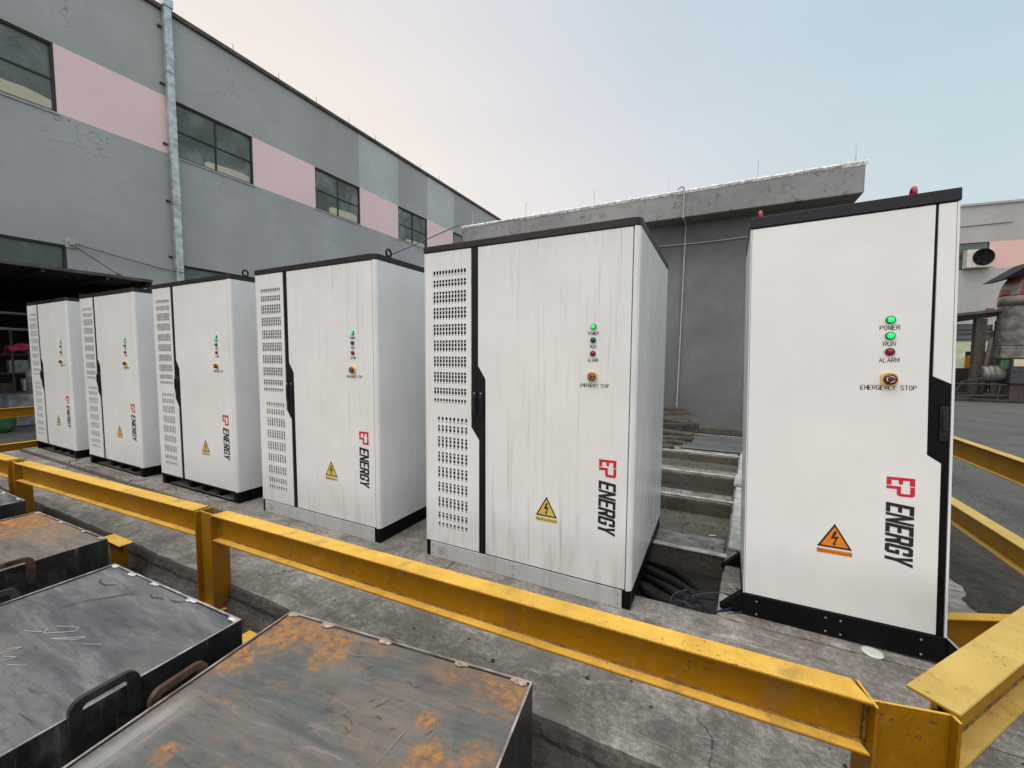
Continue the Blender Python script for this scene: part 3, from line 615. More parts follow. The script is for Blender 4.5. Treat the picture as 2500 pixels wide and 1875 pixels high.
# ------------------------------------------------------------------ storage cabinets in the row
CW, CD = 1.469, 1.285
def arc(cx, cy, r_, a0, a1, n=6): return [(cx + r_ * math.cos(R(a0 + (a1 - a0) * i / n)), cy + r_ * math.sin(R(a0 + (a1 - a0) * i / n))) for i in range(n + 1)]
def make_cabinet(front_plate, eyes):
    root = empty('storage_cabinet')
    r_ = .03
    foot = arc(.012, .012, .012, 180, 270, 3)[:-1] + [(.012, 0), (.012, .03), (1.437, .03), (1.437, 0)] + arc(CW - r_, r_, r_, -90, 0, 7) + [(CW, CD), (0, CD)]
    mb = MB(); mb.prism(foot, .113, 2.163, 'z'); body = mb.build('cabinet_body', 'white_skylit', root)
    for p in body.data.polygons: p.use_smooth = False
    # lid
    lr = .036; e = .004
    lf = arc(lr * .4 - e, lr * .4 - e, lr * .4, 180, 270, 3) + arc(CW + e - lr, lr - e, lr, -90, 0, 7) + [(CW + e, CD + e), (-e, CD + e)]
    mb = MB(); mb.prism(lf, 2.165, 2.207, 'z', .004, 2); mb.build('roof_lid', 'lid', root)
    # vent door with real slots
    mb = MB(); T = .0028
    def f(x0, z0, x1, z1): mb.poly([(x0, 0, z0), (x1, 0, z0), (x1, 0, z1), (x0, 0, z1)])
    gx0, gx1 = .07, .37; doorL, zb0, zt0 = .014, .118, 2.16
    f(doorL, zb0, gx0, zt0); f(gx0, zb0, gx1, .2); f(gx0, 2.06, gx1, zt0)
    mb.poly([(gx1, 0, zb0), (.453, 0, zb0), (.453, 0, .886), (.392, 0, .972), (.392, 0, zt0), (gx1, 0, zt0)])
    up = [2.035 - (y - 172) * .001373 for y in ()]
    sec1 = [(172, 200), (218, 257), (275, 337), (355, 415), (437, 497), (517, 577), (598, 655), (677, 735), (757, 795), (812, 835)]
    sec2 = [(905, 933), (947, 985), (1003, 1060), (1080, 1137), (1155, 1212), (1232, 1285), (1308, 1362), (1385, 1420), (1437, 1460)]
    rows = [(2.035 - (b - 172) * .001373, 2.035 - (a - 172) * .001373, 11, .0845, .352) for a, b in sec1] + [(1.028 - (b - 905) * .00143, 1.028 - (a - 905) * .00143, 8, .116, .360) for a, b in sec2]
    rows.sort(); zc = .2
    for (z0, z1, nc, xa, xb) in rows:
        f(gx0, zc, gx1, z0)
        w = .0165; pitch = (xb - xa - w) / (nc - 1); xc_ = gx0
        for c in range(nc):
            a = xa + c * pitch; b = a + w; f(xc_, z0, a, z1); q = .0045
            for pg in ([(a, z0), (a + q, z0), (a, z0 + q)], [(b, z0), (b, z0 + q), (b - q, z0)], [(b, z1), (b - q, z1), (b, z1 - q)], [(a, z1), (a, z1 - q), (a + q, z1)]): mb.poly([(x, 0, z) for x, z in pg])
            oc = [(a + q, z0), (b - q, z0), (b, z0 + q), (b, z1 - q), (b - q, z1), (a + q, z1), (a, z1 - q), (a, z0 + q)]
            for i in range(8):
                p, s_ = oc[i], oc[(i + 1) % 8]; mb.poly([(p[0], 0, p[1]), (s_[0], 0, s_[1]), (s_[0], T, s_[1]), (p[0], T, p[1])])
            xc_ = b
        f(xc_, z0, gx1, z1); zc = z1
    f(gx0, zc, gx1, 2.06)
    ol = [(doorL, zb0), (.453, zb0), (.453, .886), (.392, .972), (.392, zt0), (doorL, zt0)]
    for i in range(6):
        p, s_ = ol[i], ol[(i + 1) % 6]; mb.poly([(p[0], 0, p[1]), (s_[0], 0, s_[1]), (s_[0], .028, s_[1]), (p[0], .028, p[1])])
    vd = mb.build('vent_door', 'white', root, fix=False)
    mb = MB()
    for (z0, z1, nc, xa, xb) in rows:   # louvre blades behind the slots
        k = max(1, round((z1 - z0) / .029)); st = (z1 - z0) / k
        for i in range(k):
            zz = z0 + i * st; mb.box((xa - .008, T + .003, zz + st * .14), (xb + .008, T + .005, zz + st * .40))
    mb.build('louvre', 'white', vd)
    mb = MB(); mb.box((.06, .019, .19), (.385, .027, 2.07)); mb.build('vent_backing', 'dark', vd)
    # wide door, black trim, handles
    mb = MB(); mb.prism([(.506, .118), (1.431, .118), (1.431, 2.16), (.446, 2.16), (.446, 1.389), (.506, 1.301)], 0, .028, 'y', .0015, 1); mb.build('main_door', 'white', root)
    mb = MB(); mb.prism([(.456, .116), (.503, .116), (.503, 1.3), (.443, 1.388), (.443, 2.162), (.395, 2.162), (.395, .974), (.456, .888)], .004, .0285, 'y'); mb.build('black_trim', 'trim', root)
    for x0, x1 in ((.400, .437), (.451, .489)):
        mb = MB(); mb.box((x0, -.006, 1.052), (x1, .006, 1.217), .004, 2); h = mb.build('door_handle', 'handle', root)
        mb = MB(); mb.box((x0 + .007, -.0135, 1.085), (x1 - .007, -.0065, 1.185), .003, 1); mb.build('grip', 'handle', h)
        mb = MB(); mb.lathe([(.007, 0), (.007, -.002), (.002, -.003)], ((x0 + x1) / 2, -.0065, 1.203), 12); mb.build('lock', 'rivet', h)
    controls(root, 1.221, (1.626, 1.549, 1.472), .0165, [('POWER', 1.587, .058, .019, 0), ('RUN', 1.511, .035, .019, 0), ('ALARM', 1.434, .058, .019, 0), ('EMERGENCY STOP', 1.288, .165, .019, .012)], 1.340, 0, False)
    logo(root, 1.270, 1.370, .863, .762, .732, .424, -.0012)
    warning(root, .945, .585, .459, .071, (.427, .451), 'sign_yellow', -.0006)
    # plinth
    mb = MB()
    if front_plate:
        mb.box((.003, .004, 0), (.042, .09, .1115), .004, 1); mb.box((1.42, .004, 0), (1.466, .09, .1115), .006, 2)
        mb.box((.003, .0905, 0), (.05, CD, .1115), .003, 1); mb.box((1.41, .0905, 0), (1.466, CD - .0, .1115), .003, 1)
        mb.box((.051, CD - .05, 0), (1.409, CD, .1115)); mb.box((.043, .03, .0), (1.419, .05, .1115)); mb.build('plinth', 'black', root)
        mb = MB(); mb.prism([(.044, .002), (1.417, .002), (1.417, .111), (.044, .111)], -.003, .003, 'y', .001, 1); pt = mb.build('front_plate', 'plate', root)
        for x, z in ((.07, .082), (.07, .028), (.72, .082), (.72, .028), (1.395, .085), (1.395, .03)):
            mb = MB(); mb.lathe([(.0055, -.003), (.0045, -.006), (.001, -.0065)], (x, 0, z), 10); mb.build('rivet', 'rivet', pt)
        mb = MB()
        for k in range(20):   # earth symbol ring
            a, b = 2 * math.pi * k / 20, 2 * math.pi * (k + 1) / 20
            mb.poly([(.135 + .0215 * math.cos(a), -.0036, .055 + .0245 * math.sin(a)), (.135 + .024 * math.cos(a), -.0036, .055 + .027 * math.sin(a)), (.135 + .024 * math.cos(b), -.0036, .055 + .027 * math.sin(b)), (.135 + .0215 * math.cos(b), -.0036, .055 + .0245 * math.sin(b))])
        for (xa, za, xb, zb_) in ((.134, .055, .136, .075), (.120, .052, .150, .0545), (.125, .046, .145, .0485), (.130, .040, .140, .0425)): mb.poly([(xa, -.0036, za), (xb, -.0036, za), (xb, -.0036, zb_), (xa, -.0036, zb_)])
        mb.build('earth_symbol', 'ink_grey', pt)
    else:
        mb.box((.010, .004, 0), (.075, .12, .1115), .004, 1); mb.box((1.375, .004, 0), (1.466, .12, .1115), .02, 3)
        mb.box((.010, .1205, 0), (.055, CD, .1115)); mb.box((1.41, .1205, 0), (1.464, CD, .1115))
        mb.box((.0755, .01, .095), (1.3745, .04, .1115)); mb.box((.0755, .012, 0), (1.3745, .035, .006))
        for xx in (.46, .72, 1.02): mb.box((xx, .06, .006), (xx + .06, .5, .095))
        mb.box((.056, .7, 0), (1.409, .72, .1115)); mb.build('plinth', 'black', root)
    if eyes: eye(root, 1.44, .17, 2.207, 'black')
    return root
pA = make_cabinet(True, False); pB = make_cabinet(False, False)
info = {5: (-1.87, 2.3074, 'white cabinet with rain streaks just left of the open trench, fifth from the left', .95),
        4: (-3.7578, 2.2701, 'streaked white cabinet with black lifting ring and white plinth plate, fourth from the left', .8),
        3: (-5.5908, 2.2512, 'white cabinet with lifting ring on open black plinth, third from the left', .4),
        2: (-7.4607, 2.2339, 'white cabinet on open black plinth, second from the left end of the row', .4),
        1: (-9.3292, 2.2176, 'farthest white cabinet at the left end of the row by the yellow side rail', .35)}
for k, (x, y, lb_, am) in info.items():
    if k == 5: c = pA
    elif k == 4: c = copy_tree(pA)
    elif k == 3: c = pB
    else: c = copy_tree(pB)
    c.location = (x, y, 0); tag(c, lb_, 'storage cabinet', 'white cabinets in the row'); paint_cols(c, am)
    if k in (3, 4): eye(c, 1.44, .17, 2.207, 'black')

# ------------------------------------------------------------------ nearest cabinet (right), on outrigger feet
c6 = empty('storage_cabinet'); lx, ly, a = -.0461, -.0183, -.0188
ez = Vector((ly, -lx, 1)).normalized(); ex = Vector((math.cos(a), math.sin(a), 0)); ex = (ex - ez * ex.dot(ez)).normalized(); ey = ez.cross(ex)
mm = Matrix.Identity(4)
for i in range(3): mm[i][0], mm[i][1], mm[i][2] = ex[i], ey[i], ez[i]
mm[0][3], mm[1][3] = .170, 2.579
c6.matrix_world = mm
W6, D6 = .838, .62
mb = MB(); mb.prism([(0, .03), (.002, .0), (.006, 0), (.006, .03), (.829, .03), (.829, 0), (W6, 0), (W6, D6), (0, D6)], .124, 2.171, 'z'); mb.build('cabinet_body', 'white_skylit', c6)
mb = MB(); mb.box((-.002, -.005, 2.174), (W6 + .004, D6 + .004, 2.232), .003, 2); mb.build('roof_lid', 'lid_new', c6)
mb = MB(); mb.prism([(.008, .126), (.800, .126), (.800, .945), (.748, .982), (.748, 1.30), (.748, 1.40), (.756, 2.168), (.008, 2.168)], 0, .028, 'y', .0015, 1); mb.build('main_door', 'white', c6)
mb = MB(); mb.prism([(.7665, 2.168), (.763, 1.358), (.827, 1.322), (.8275, 2.168)], 0, .028, 'y', .0015, 1); mb.build('narrow_door', 'white', c6)
mb = MB(); mb.prism([(.8025, .125), (.826, .125), (.826, 1.319), (.7605, 1.355), (.764, 2.17), (.7585, 2.17), (.7505, 1.40), (.7505, .984), (.8025, .947)], .004, .0285, 'y'); mb.build('black_trim', 'black', c6)
mb = MB(); mb.box((.790, -.004, 1.052), (.822, .006, 1.217), .004, 2); h = mb.build('door_handle', 'handle', c6)
mb = MB(); mb.lathe([(.007, 0), (.007, -.003), (.002, -.004)], (.806, -.004, 1.075), 12); mb.build('lock', 'cable_blue', h)
mb = MB(); mb.box((.796, -.012, 1.10), (.816, -.0045, 1.19), .003, 1); mb.build('grip', 'handle', h)
controls(c6, .604, (1.634, 1.556, 1.477), .0195, [('POWER', 1.596, .074, .0215, -.002), ('RUN', 1.517, .045, .0215, -.002), ('ALARM', 1.437, .074, .0215, -.002), ('EMERGENCY STOP', 1.301, .209, .0215, -.003)], 1.342, 0, True)
logo(c6, .606, .711, .862, .770, .731, .432, -.0012)
warning(c6, .407, .590, .462, .073, (.430, .453), 'sign_orange', -.0006)
mb = MB(); mb.box((-.002, -.004, 0), (.839, .05, .122), .003, 1); mb.box((-.002, .051, 0), (.04, D6, .122)); mb.box((.8, .051, 0), (.839, D6, .122)); mb.box((.041, D6 - .04, 0), (.799, D6, .122)); pb = mb.build('base_frame', 'black', c6)
for x in (.067, .378, .44, .748):
    for z in (.09, .019):
        mb = MB(); mb.lathe([(.006, -.004), (.0048, -.007), (.001, -.0075)], (x, 0, z), 10); mb.build('rivet', 'rivet', pb)
for (sx, y0) in ((-1, 0), (-1, D6 - .05), (1, 0), (1, D6 - .05)):
    X = 0 if sx < 0 else W6; mb = MB()
    mb.prism([(X + sx * .003, .118), (X + sx * .108, .012), (X + sx * .108, 0), (X + sx * .003, 0)], y0 - .003, y0 + .003, 'y')
    mb.prism([(X + sx * .003, .118), (X + sx * .108, .012), (X + sx * .108, 0), (X + sx * .003, 0)], y0 + .05, y0 + .056, 'y')
    mb.mi = 1 if sx > 0 else 0
    mb.prism([(X + sx * .002, .124), (X + sx * .002, .118), (X + sx * .11, .010), (X + sx * .116, .012)], y0 - .003, y0 + .056, 'y')
    f_ = mb.build('outrigger_foot', ['black', 'plate'], c6)
eye(c6, .05, .10, 2.232, 'red_eye', .020, .0105, 'x'); eye(c6, .70, .09, 2.232, 'red_eye', .020, .0105, 'x')
tag(c6, 'clean white narrow cabinet with orange warning sign and red lifting eyes, nearest on the right', 'storage cabinet'); paint_cols(c6, .06)

# ------------------------------------------------------------------ yellow steel guard rails
def ibeam(p0, p1, top, H_=.165, B_=.092, tf=.009, tw=.007, name='rail', mat='yellow', parent=None, cut=0, cut2=0):
    """horizontal I-beam, near edge of its top flange from p0 to p1 (xy)"""
    p0, p1 = Vector((*p0, 0)), Vector((*p1, 0)); d = (p1 - p0).normalized(); nrm = Vector((-d.y, d.x, 0)); L = (p1 - p0).length
    mb = MB()
    def bx(u0, u1, z0, z1, c0=0, c1=0):
        pts = []
        for z in (z0, z1):
            for (u, s_) in ((u0, 0), (u0, 1), (u1, 1), (u1, 0)):
                l = ((c0 * (u / B_)) if s_ == 0 else L + c1 * (u / B_)); pts.append(p0 + d * l + nrm * u + Vector((0, 0, z)))
        vs = [mb.bm.verts.new(p) for p in pts]
        fs = [mb.bm.faces.new([vs[i] for i in q]) for q in ((0, 1, 2, 3), (7, 6, 5, 4), (0, 3, 7, 4), (1, 0, 4, 5), (2, 1, 5, 6), (3, 2, 6, 7))]
        bmesh.ops.bevel(mb.bm, geom=list({e for f in fs for e in f.edges}), offset=.0018, segments=2, affect='EDGES')
    bx(0, B_, top - tf, top, cut, cut2); bx(0, B_, top - H_, top - H_ + tf, cut, cut2); bx(B_ / 2 - tw / 2, B_ / 2 + tw / 2, top - H_ + tf, top - tf, cut, cut2)
    a = p0 + nrm * (B_ / 2 - tw / 2 - .001)
    w2 = MB(); wp_ = [a + d * (L * i / 60) + Vector((0, 0, top - H_ + tf + .0015)) for i in range(61)]
    w2.tube(wp_, .0035, 6, radii=[.0032 + .0022 * random.random() for _ in wp_])
    for uu in (.006, L - .006):
        for (za, zb) in ((top - H_ + tf, top - tf),): w2.tube([p0 + d * uu + nrm * (B_ / 2 - .006) + Vector((0, 0, za + (zb - za) * i / 8)) for i in range(9)], .004, 6, radii=[.004 + .003 * random.random() for _ in range(9)])
    o = mb.build(name, mat, parent); w2.build('weld_seam', 'weld_seam', o); return o
def hpost(x0, x1, y0, y1, top, bot, parent, rz=0, mat='yellow', tf=.009):
    mb = MB(); w, dd = x1 - x0, y1 - y0; mt = Matrix.Translation((x0, y0, 0)) @ Matrix.Rotation(rz, 4, 'Z')
    mb.box((0, 0, bot), (tf, dd, top), .0015, 1, mt); mb.box((w - tf, 0, bot), (w, dd, top), .0015, 1, mt); mb.box((tf, dd * .3 - .004, bot), (w - tf, dd * .3 + .004, top - .002), .001, 1, mt)
    o = mb.build('post', mat, parent)
    mb = MB(); mb.box((-.03, -.03, bot - .006), (w + .03, dd + .03, bot + .006), .001, 1, mt); mb.build('base_plate', mat, o)
    return o
fr = empty('guard_rail', (0, 0, 0)); T0 = .47
def ry(x): return 1.332 + (x + 2.922) * .0355 if x > -3 else 1.332 + (x + 2.922) * .053
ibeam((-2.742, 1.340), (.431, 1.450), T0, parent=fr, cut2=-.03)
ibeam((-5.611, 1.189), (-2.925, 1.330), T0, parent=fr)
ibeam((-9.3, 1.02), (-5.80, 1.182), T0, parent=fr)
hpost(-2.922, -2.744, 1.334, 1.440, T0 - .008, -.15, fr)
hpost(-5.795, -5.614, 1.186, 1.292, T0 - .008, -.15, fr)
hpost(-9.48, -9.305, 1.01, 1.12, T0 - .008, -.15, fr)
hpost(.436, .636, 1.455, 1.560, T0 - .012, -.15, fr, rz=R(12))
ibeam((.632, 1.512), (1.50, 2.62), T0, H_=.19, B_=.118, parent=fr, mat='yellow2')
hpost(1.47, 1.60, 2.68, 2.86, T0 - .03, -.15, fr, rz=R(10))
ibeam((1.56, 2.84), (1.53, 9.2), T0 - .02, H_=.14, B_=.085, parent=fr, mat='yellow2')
tag(fr, 'long yellow steel beam guard rail on posts in front of the white cabinets', 'guard rail')
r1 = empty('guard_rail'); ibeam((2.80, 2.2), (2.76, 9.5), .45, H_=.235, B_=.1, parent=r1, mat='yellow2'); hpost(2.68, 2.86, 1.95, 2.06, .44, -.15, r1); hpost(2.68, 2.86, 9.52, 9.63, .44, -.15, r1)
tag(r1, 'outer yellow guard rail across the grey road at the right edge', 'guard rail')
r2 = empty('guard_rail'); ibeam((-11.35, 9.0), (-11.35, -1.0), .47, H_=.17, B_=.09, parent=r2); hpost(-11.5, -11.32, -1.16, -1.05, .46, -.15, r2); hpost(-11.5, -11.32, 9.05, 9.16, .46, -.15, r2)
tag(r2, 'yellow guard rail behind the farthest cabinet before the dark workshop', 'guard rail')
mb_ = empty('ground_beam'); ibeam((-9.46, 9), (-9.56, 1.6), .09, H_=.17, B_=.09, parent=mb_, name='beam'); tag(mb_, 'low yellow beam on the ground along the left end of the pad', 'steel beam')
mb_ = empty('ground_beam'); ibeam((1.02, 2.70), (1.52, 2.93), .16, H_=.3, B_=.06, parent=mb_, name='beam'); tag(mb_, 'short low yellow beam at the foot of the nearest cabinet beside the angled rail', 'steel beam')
# small yellow trestle foot beside the second rusty box
ft = empty('trestle_foot', (-3.86, 1.27, -.022)); mb = MB(); mb.box((-.15, -.04, .118), (.15, .04, .126), .001, 1); mb.build('top_plate', 'yellow', ft)
mb = MB(); mb.prism([(-.12, .1175), (.12, .1175), (.075, -.136), (-.075, -.136)], -.006, .006, 'y'); mb.prism([(-.02, .1175), (.02, .1175), (.02, -.136), (-.02, -.136)], .0065, .05, 'y'); mb.build('gusset', 'yellow', ft)
tag(ft, 'small yellow tapered steel foot between the rusty box and the pad edge', 'steel foot')
for x, lb_ in ((-2.2, 'yellow floor beam under the grey steel box, end showing by the long rail post'), (-.56, 'yellow floor beam end just showing beside the nearest rusty box')):
    mb = MB(); mb.box((x - .06, -.5, -.158), (x + .06, 1.27, -.062), .004, 1); tag(mb.build('floor_beam', 'yellow'), lb_, 'steel beam', 'yellow floor beams under the boxes')

# ------------------------------------------------------------------ steel boxes in the foreground
def handle(parent, side, xf, yc, z0, z1, ln, bar, mat, leg):
    """thick D shaped plate standing off the side face"""
    def rr(u0, u1, v0, v1, r_): return [(u0, v0)] + [(u1, v0)] + arc(u1 - r_, v1 - r_, r_, 0, 90, 5) + arc(u0 + r_, v1 - r_, r_, 90, 180, 5)
    mb = MB(); t0, t1 = (xf + .012, xf + .03) if side > 0 else (xf - .03, xf - .012)
    o_ = rr(yc - ln / 2, yc + ln / 2, z0, z1, .04); i_ = rr(yc - ln / 2 + bar, yc + ln / 2 - bar, z0 - 0, z1 - bar * .8, .016)
    def P(u, v, w): return mb.bm.verts.new((w, u, v))
    A = [P(u, v, t0) for u, v in o_]; B = [P(u, v, t1) for u, v in o_]; Ci = [P(u, v, t0) for u, v in i_]; Di = [P(u, v, t1) for u, v in i_]
    n_ = len(o_)
    for i in range(1, n_):
        j = (i + 1) % n_
        for q in ((A[i], A[j], Ci[j], Ci[i]), (B[j], B[i], Di[i], Di[j]), (A[j], A[i], B[i], B[j]), (Ci[i], Ci[j], Di[j], Di[i])): mb.bm.faces.new(q)
    # feet reaching down and back to the side face
    for u in (yc - ln / 2, yc + ln / 2 - bar): mb.box((min(t0, t1), u, z0 - leg), (max(t0, t1), u + bar, z0 - .0005)); mb.box((min(xf, t0) + .0005, u + .004, z0 - leg + .004), (max(xf, t1) - .0005 - .018 * (side > 0), u + bar - .004, z0 - .03)) if False else None
    for u in (yc - ln / 2, yc + ln / 2 - bar):
        a_, b_ = (xf, t0) if side > 0 else (t1, xf); mb.box((a_, u + .003, z0 - leg + .003), (b_, u + bar - .003, z0 - .012))
    h = mb.build('lifting_handle', mat, parent); h.data.polygons.foreach_set('use_smooth', [False] * len(h.data.polygons)); return h
def crate(x, y, rz, w, top, ln, pmat, rim, weld, lbl, hs, welds):
    root = empty('steel_box', (x, y, 0), rz); bot = -.06; t = .007
    mb = MB()
    mb.box((-w / 2, -ln, bot), (w / 2, -ln + t, top)); mb.box((-w / 2, -t, bot), (w / 2, 0, top)); mb.box((-w / 2, -ln + t, bot), (-w / 2 + t, -t, top)); mb.box((w / 2 - t, -ln + t, bot), (w / 2, -t, top))
    mb.build('side_wall', 'steel_side', root)
    mb = MB(); e = .0012   # bright sheared rim of the sides
    for a_, b_ in (((-w / 2, -ln), (w / 2, -ln + t)), ((-w / 2, -t), (w / 2, 0)), ((-w / 2, -ln + t), (-w / 2 + t, -t)), ((w / 2 - t, -ln + t), (w / 2, -t))): mb.box((a_[0], a_[1], top + .0003), (b_[0], b_[1], top + .003))
    mb.build('rim', rim, root)
    mb = MB(); nx, ny = 24, 32; g = []
    for j in range(ny + 1):
        g.append([mb.bm.verts.new((-w / 2 + t + .0008 + (w - 2 * t - .0016) * i / nx, -ln + t + .001 + (ln - 2 * t - .002) * j / ny, .0022 * mnoise.noise(Vector((i * .23 + x, j * .2, 0))))) for i in range(nx + 1)])
    for j in range(ny):
        for i in range(nx): mb.bm.faces.new((g[j][i], g[j][i + 1], g[j + 1][i + 1], g[j + 1][i])).smooth = True
    mb.build('top_plate', pmat, root, (0, 0, top - .006))
    for u in welds:   # weld tacks on the far edge
        mb = MB(); bmx = w * (u - .5)
        for k in range(5):
            r_ = bmesh.ops.create_icosphere(mb.bm, subdivisions=2, radius=.007 + .006 * random.random(), matrix=Matrix.Translation((bmx + (k - 2) * .008, -.010 + random.uniform(-.004, .004), top - .001)) @ Matrix.Diagonal((1.5, 1.1, .32, 1)))
        mb.build('weld_tack', weld, root)
    for (side, yc, z0, z1, l_, bar, mt, leg) in hs: handle(root, side, side * w / 2, yc, z0, z1, l_, bar, mt, leg)
    tag(root, lbl, 'steel box', 'covered steel boxes in the foreground'); return root
crate(-1.115, 1.190, R(6.8), 1.14, .3, 1.55, 'steel_rust', 'steel_rim', 'weld_rust', 'nearest steel box with orange rust blooms on its grey lid', [(-1, -.44, .27, .335, .185, .03, 'handle_rust', .06)], (.02, .2, .46, .76, .955))
crate(-2.372, .968, R(2.0), 1.11, .3, 1.45, 'steel_grey', 'steel_rim_bright', 'weld', 'bare grey steel box with chalk scribbles and white weld tacks', [(1, -.455, .30, .362, .18, .032, 'handle_dark', .09), (-1, -.42, .30, .352, .16, .03, 'handle_dark', .07)], (.025, .19, .39, .68, .965))
crate(-3.885, 1.046, R(2.2), 1.03, .3, 1.45, 'steel_warm', 'steel_rim', 'weld_rust', 'brownish steel box with orange rusty far corner, behind the grey chalked box', [(1, -.40, .28, .345, .17, .03, 'handle_rust', .09)], (.03, .4, .72, .95))
crate(-5.35, 1.055, R(1.0), 1.06, .3, 1.45, 'steel_grey', 'steel_rim_bright', 'weld', 'grey steel box farthest left, cut by the left edge beside the post', [], (.6, .9))
# chalk scribbles on the grey lid (strokes), and oil smears
def strokes(name, mat, z, w, lines, parent):
    mb = MB()
    for ln in lines:
        for i in range(len(ln) - 1):
            a_, b_ = Vector((*ln[i], z)), Vector((*ln[i + 1], z)); d = (b_ - a_).normalized(); n_ = Vector((-d.y, d.x, 0)) * w
            mb.poly([a_ - n_, b_ - n_, b_ + n_, a_ + n_])
    return mb.build(name, mat, parent)
gb_ = [o for o in bpy.data.objects if o.name.startswith('steel_box') and 'chalk scribbles' in o.get('label', '')][0]
M['chalk'] = plain('chalk_white', (.42, .42, .42), .9); M['scuff'] = plain('scuff_dark', (.1, .085, .07), .6, spec=.2); M['smudge'] = plain('smudge_soot', (.05, .05, .055), .7, spec=.2); M['scratch'] = plain('scratch_bright', (.3, .28, .26), .5)
rc_ = [o for o in bpy.data.objects if o.name.startswith('steel_box') and 'nearest steel box' in o.get('label', '')][0]
def curl(x, y, l_, a_, bend, n=7):
    pts = [(x, y)]
    for i in range(n): a_ += bend / n + random.uniform(-.25, .25); x += math.cos(a_) * l_ / n; y += math.sin(a_) * l_ / n; pts.append((x, y))
    return pts
def tapered(name, mat, z, w, lines, parent):
    mb = MB()
    for ln in lines:
        n_ = len(ln) - 1; L_ = []; R_ = []
        for i, p in enumerate(ln):
            a, b = Vector((*ln[max(0, i - 1)], z)), Vector((*ln[min(n_, i + 1)], z)); d = (b - a).normalized(); q = Vector((-d.y, d.x, 0)) * w * (math.sin(math.pi * (i + .35) / (n_ + .7)) * random.uniform(.5, 1.1)); c = Vector((*p, z)); L_.append(c + q); R_.append(c - q)
        for i in range(n_): mb.poly([L_[i], L_[i + 1], R_[i + 1], R_[i]])
    return mb.build(name, mat, parent)
tapered('scuff_marks', 'scuff', .2972, .0016, [curl(random.gauss(.12, .12), random.gauss(-.3, .09), random.uniform(.02, .06), random.uniform(.1, .8), random.uniform(-1.2, 1.2)) for _ in range(22)], rc_)['kind'] = 'stuff'
tapered('scratch_marks', 'scratch', .2975, .0012, [[(.233, -.445), (.243, -.39), (.252, -.33), (.261, -.282)], [(-.23, -.12), (-.17, -.105), (-.12, -.112), (-.04, -.091)], [(.30, -.24), (.325, -.255), (.34, -.29), (.335, -.33)]], rc_)
strokes('chalk_mark', 'chalk', .2965, .0014, [[(-.12, -.36), (-.02, -.32), (.0, -.34), (-.1, -.40), (-.13, -.38)], [(-.02, -.40), (.07, -.36), (.09, -.335), (.0, -.385), (-.03, -.405)], [(-.2, -.43), (-.12, -.4)], [(-.05, -.52), (.0, -.5), (-.03, -.55)], [(.03, -.53), (.1, -.5)], [(-.1, -.5), (-.06, -.47), (-.09, -.53)], [(.13, -.36), (.2, -.33)]], gb_)
tapered('soot_smudge', 'smudge', .2971, .004, [[(-.30, -.30), (-.27, -.27), (-.25, -.22), (-.206, -.183), (-.15, -.12), (-.10, -.085)], [(-.051, -.064), (0, -.075), (.04, -.06), (.075, -.061)], [(.09, -.05), (.14, -.045), (.182, -.02)], [(-.436, -.10), (-.40, -.12), (-.34, -.12), (-.29, -.09)]], gb_)['kind'] = 'stuff'
tapered('scratch_marks', 'scuff', .2971, .0015, [[(.373, -.595), (.41, -.592), (.471, -.588)]] + [curl(random.uniform(-.45, .45), random.uniform(-.7, -.1), random.uniform(.01, .04), random.uniform(.9, 1.3), .2, 4) for _ in range(24)], gb_)

# ------------------------------------------------------------------ cables in the pit, debris, small litter
def spline(pts, n=10):
    out_ = []; P = [Vector(p) for p in pts]; P = [P[0]] + P + [P[-1]]
    for i in range(1, len(P) - 2):
        for k in range(n):
            t_ = k / n; a_, b_, c_, d_ = P[i - 1], P[i], P[i + 1], P[i + 2]
            out_.append(.5 * ((2 * b_) + (-a_ + c_) * t_ + (2 * a_ - 5 * b_ + 4 * c_ - d_) * t_ * t_ + (-a_ + 3 * b_ - 3 * c_ + d_) * t_ ** 3))
    out_.append(P[-2]); return out_
for i in range(5):
    ya = 2.72 + .12 * i + random.uniform(-.04, .04); mb = MB(); pts = [(-1.0, ya + .15, -.12), (-.55, ya + .05, -.13 - .01 * i), (-.38 + .05 * i, ya - .08, -.16), (-.2 + .05 * i, ya * .5 + 1.3, -.19), (-.12 + .05 * i, 2.35, -.24)]
    mb.tube(spline([(p[0] + random.uniform(-.05, .05), p[1] + random.uniform(-.05, .05), p[2] + random.uniform(-.03, .03)) for p in pts]), .021, 10); tag(mb.build('power_cable', 'cable'), 'thick black cable running side by side with others across the trench', 'cable', 'thick black cables across the trench')
for i in range(7):
    y0 = 2.6 + .08 * i; pts = [(-.9, 2.95 + .03 * i, -.2), (-.5, y0 + .15, -.26 + .01 * i), (-.2, y0, -.33), (.0, 2.6 + .03 * i, -.22), (.06, 2.55 + .05 * i, -.02), (.16, 2.62 + .04 * i, .015)]
    pts = [(p[0] + random.uniform(-.05, .05), p[1] + random.uniform(-.04, .04), p[2] + random.uniform(-.02, .02)) for p in pts]
    if i > 1: pts = pts[:-2]
    mb = MB(); mb.tube(spline(pts), .016 if i in (2, 4, 5) else .007, 8)
    tag(mb.build('power_cable', 'cable' if i in (2, 4, 5, 6) else 'cable_blue'), ['thin blue cable looping out of the trench onto the pad', 'thin blue cable beside it at the trench mouth', 'thick black cable in the trench', 'thin blue cable low in the trench', 'thick black cable in the trench', 'thick black cable in the trench', 'thin black cable in the trench'][i], 'cable', 'cables in the open trench')
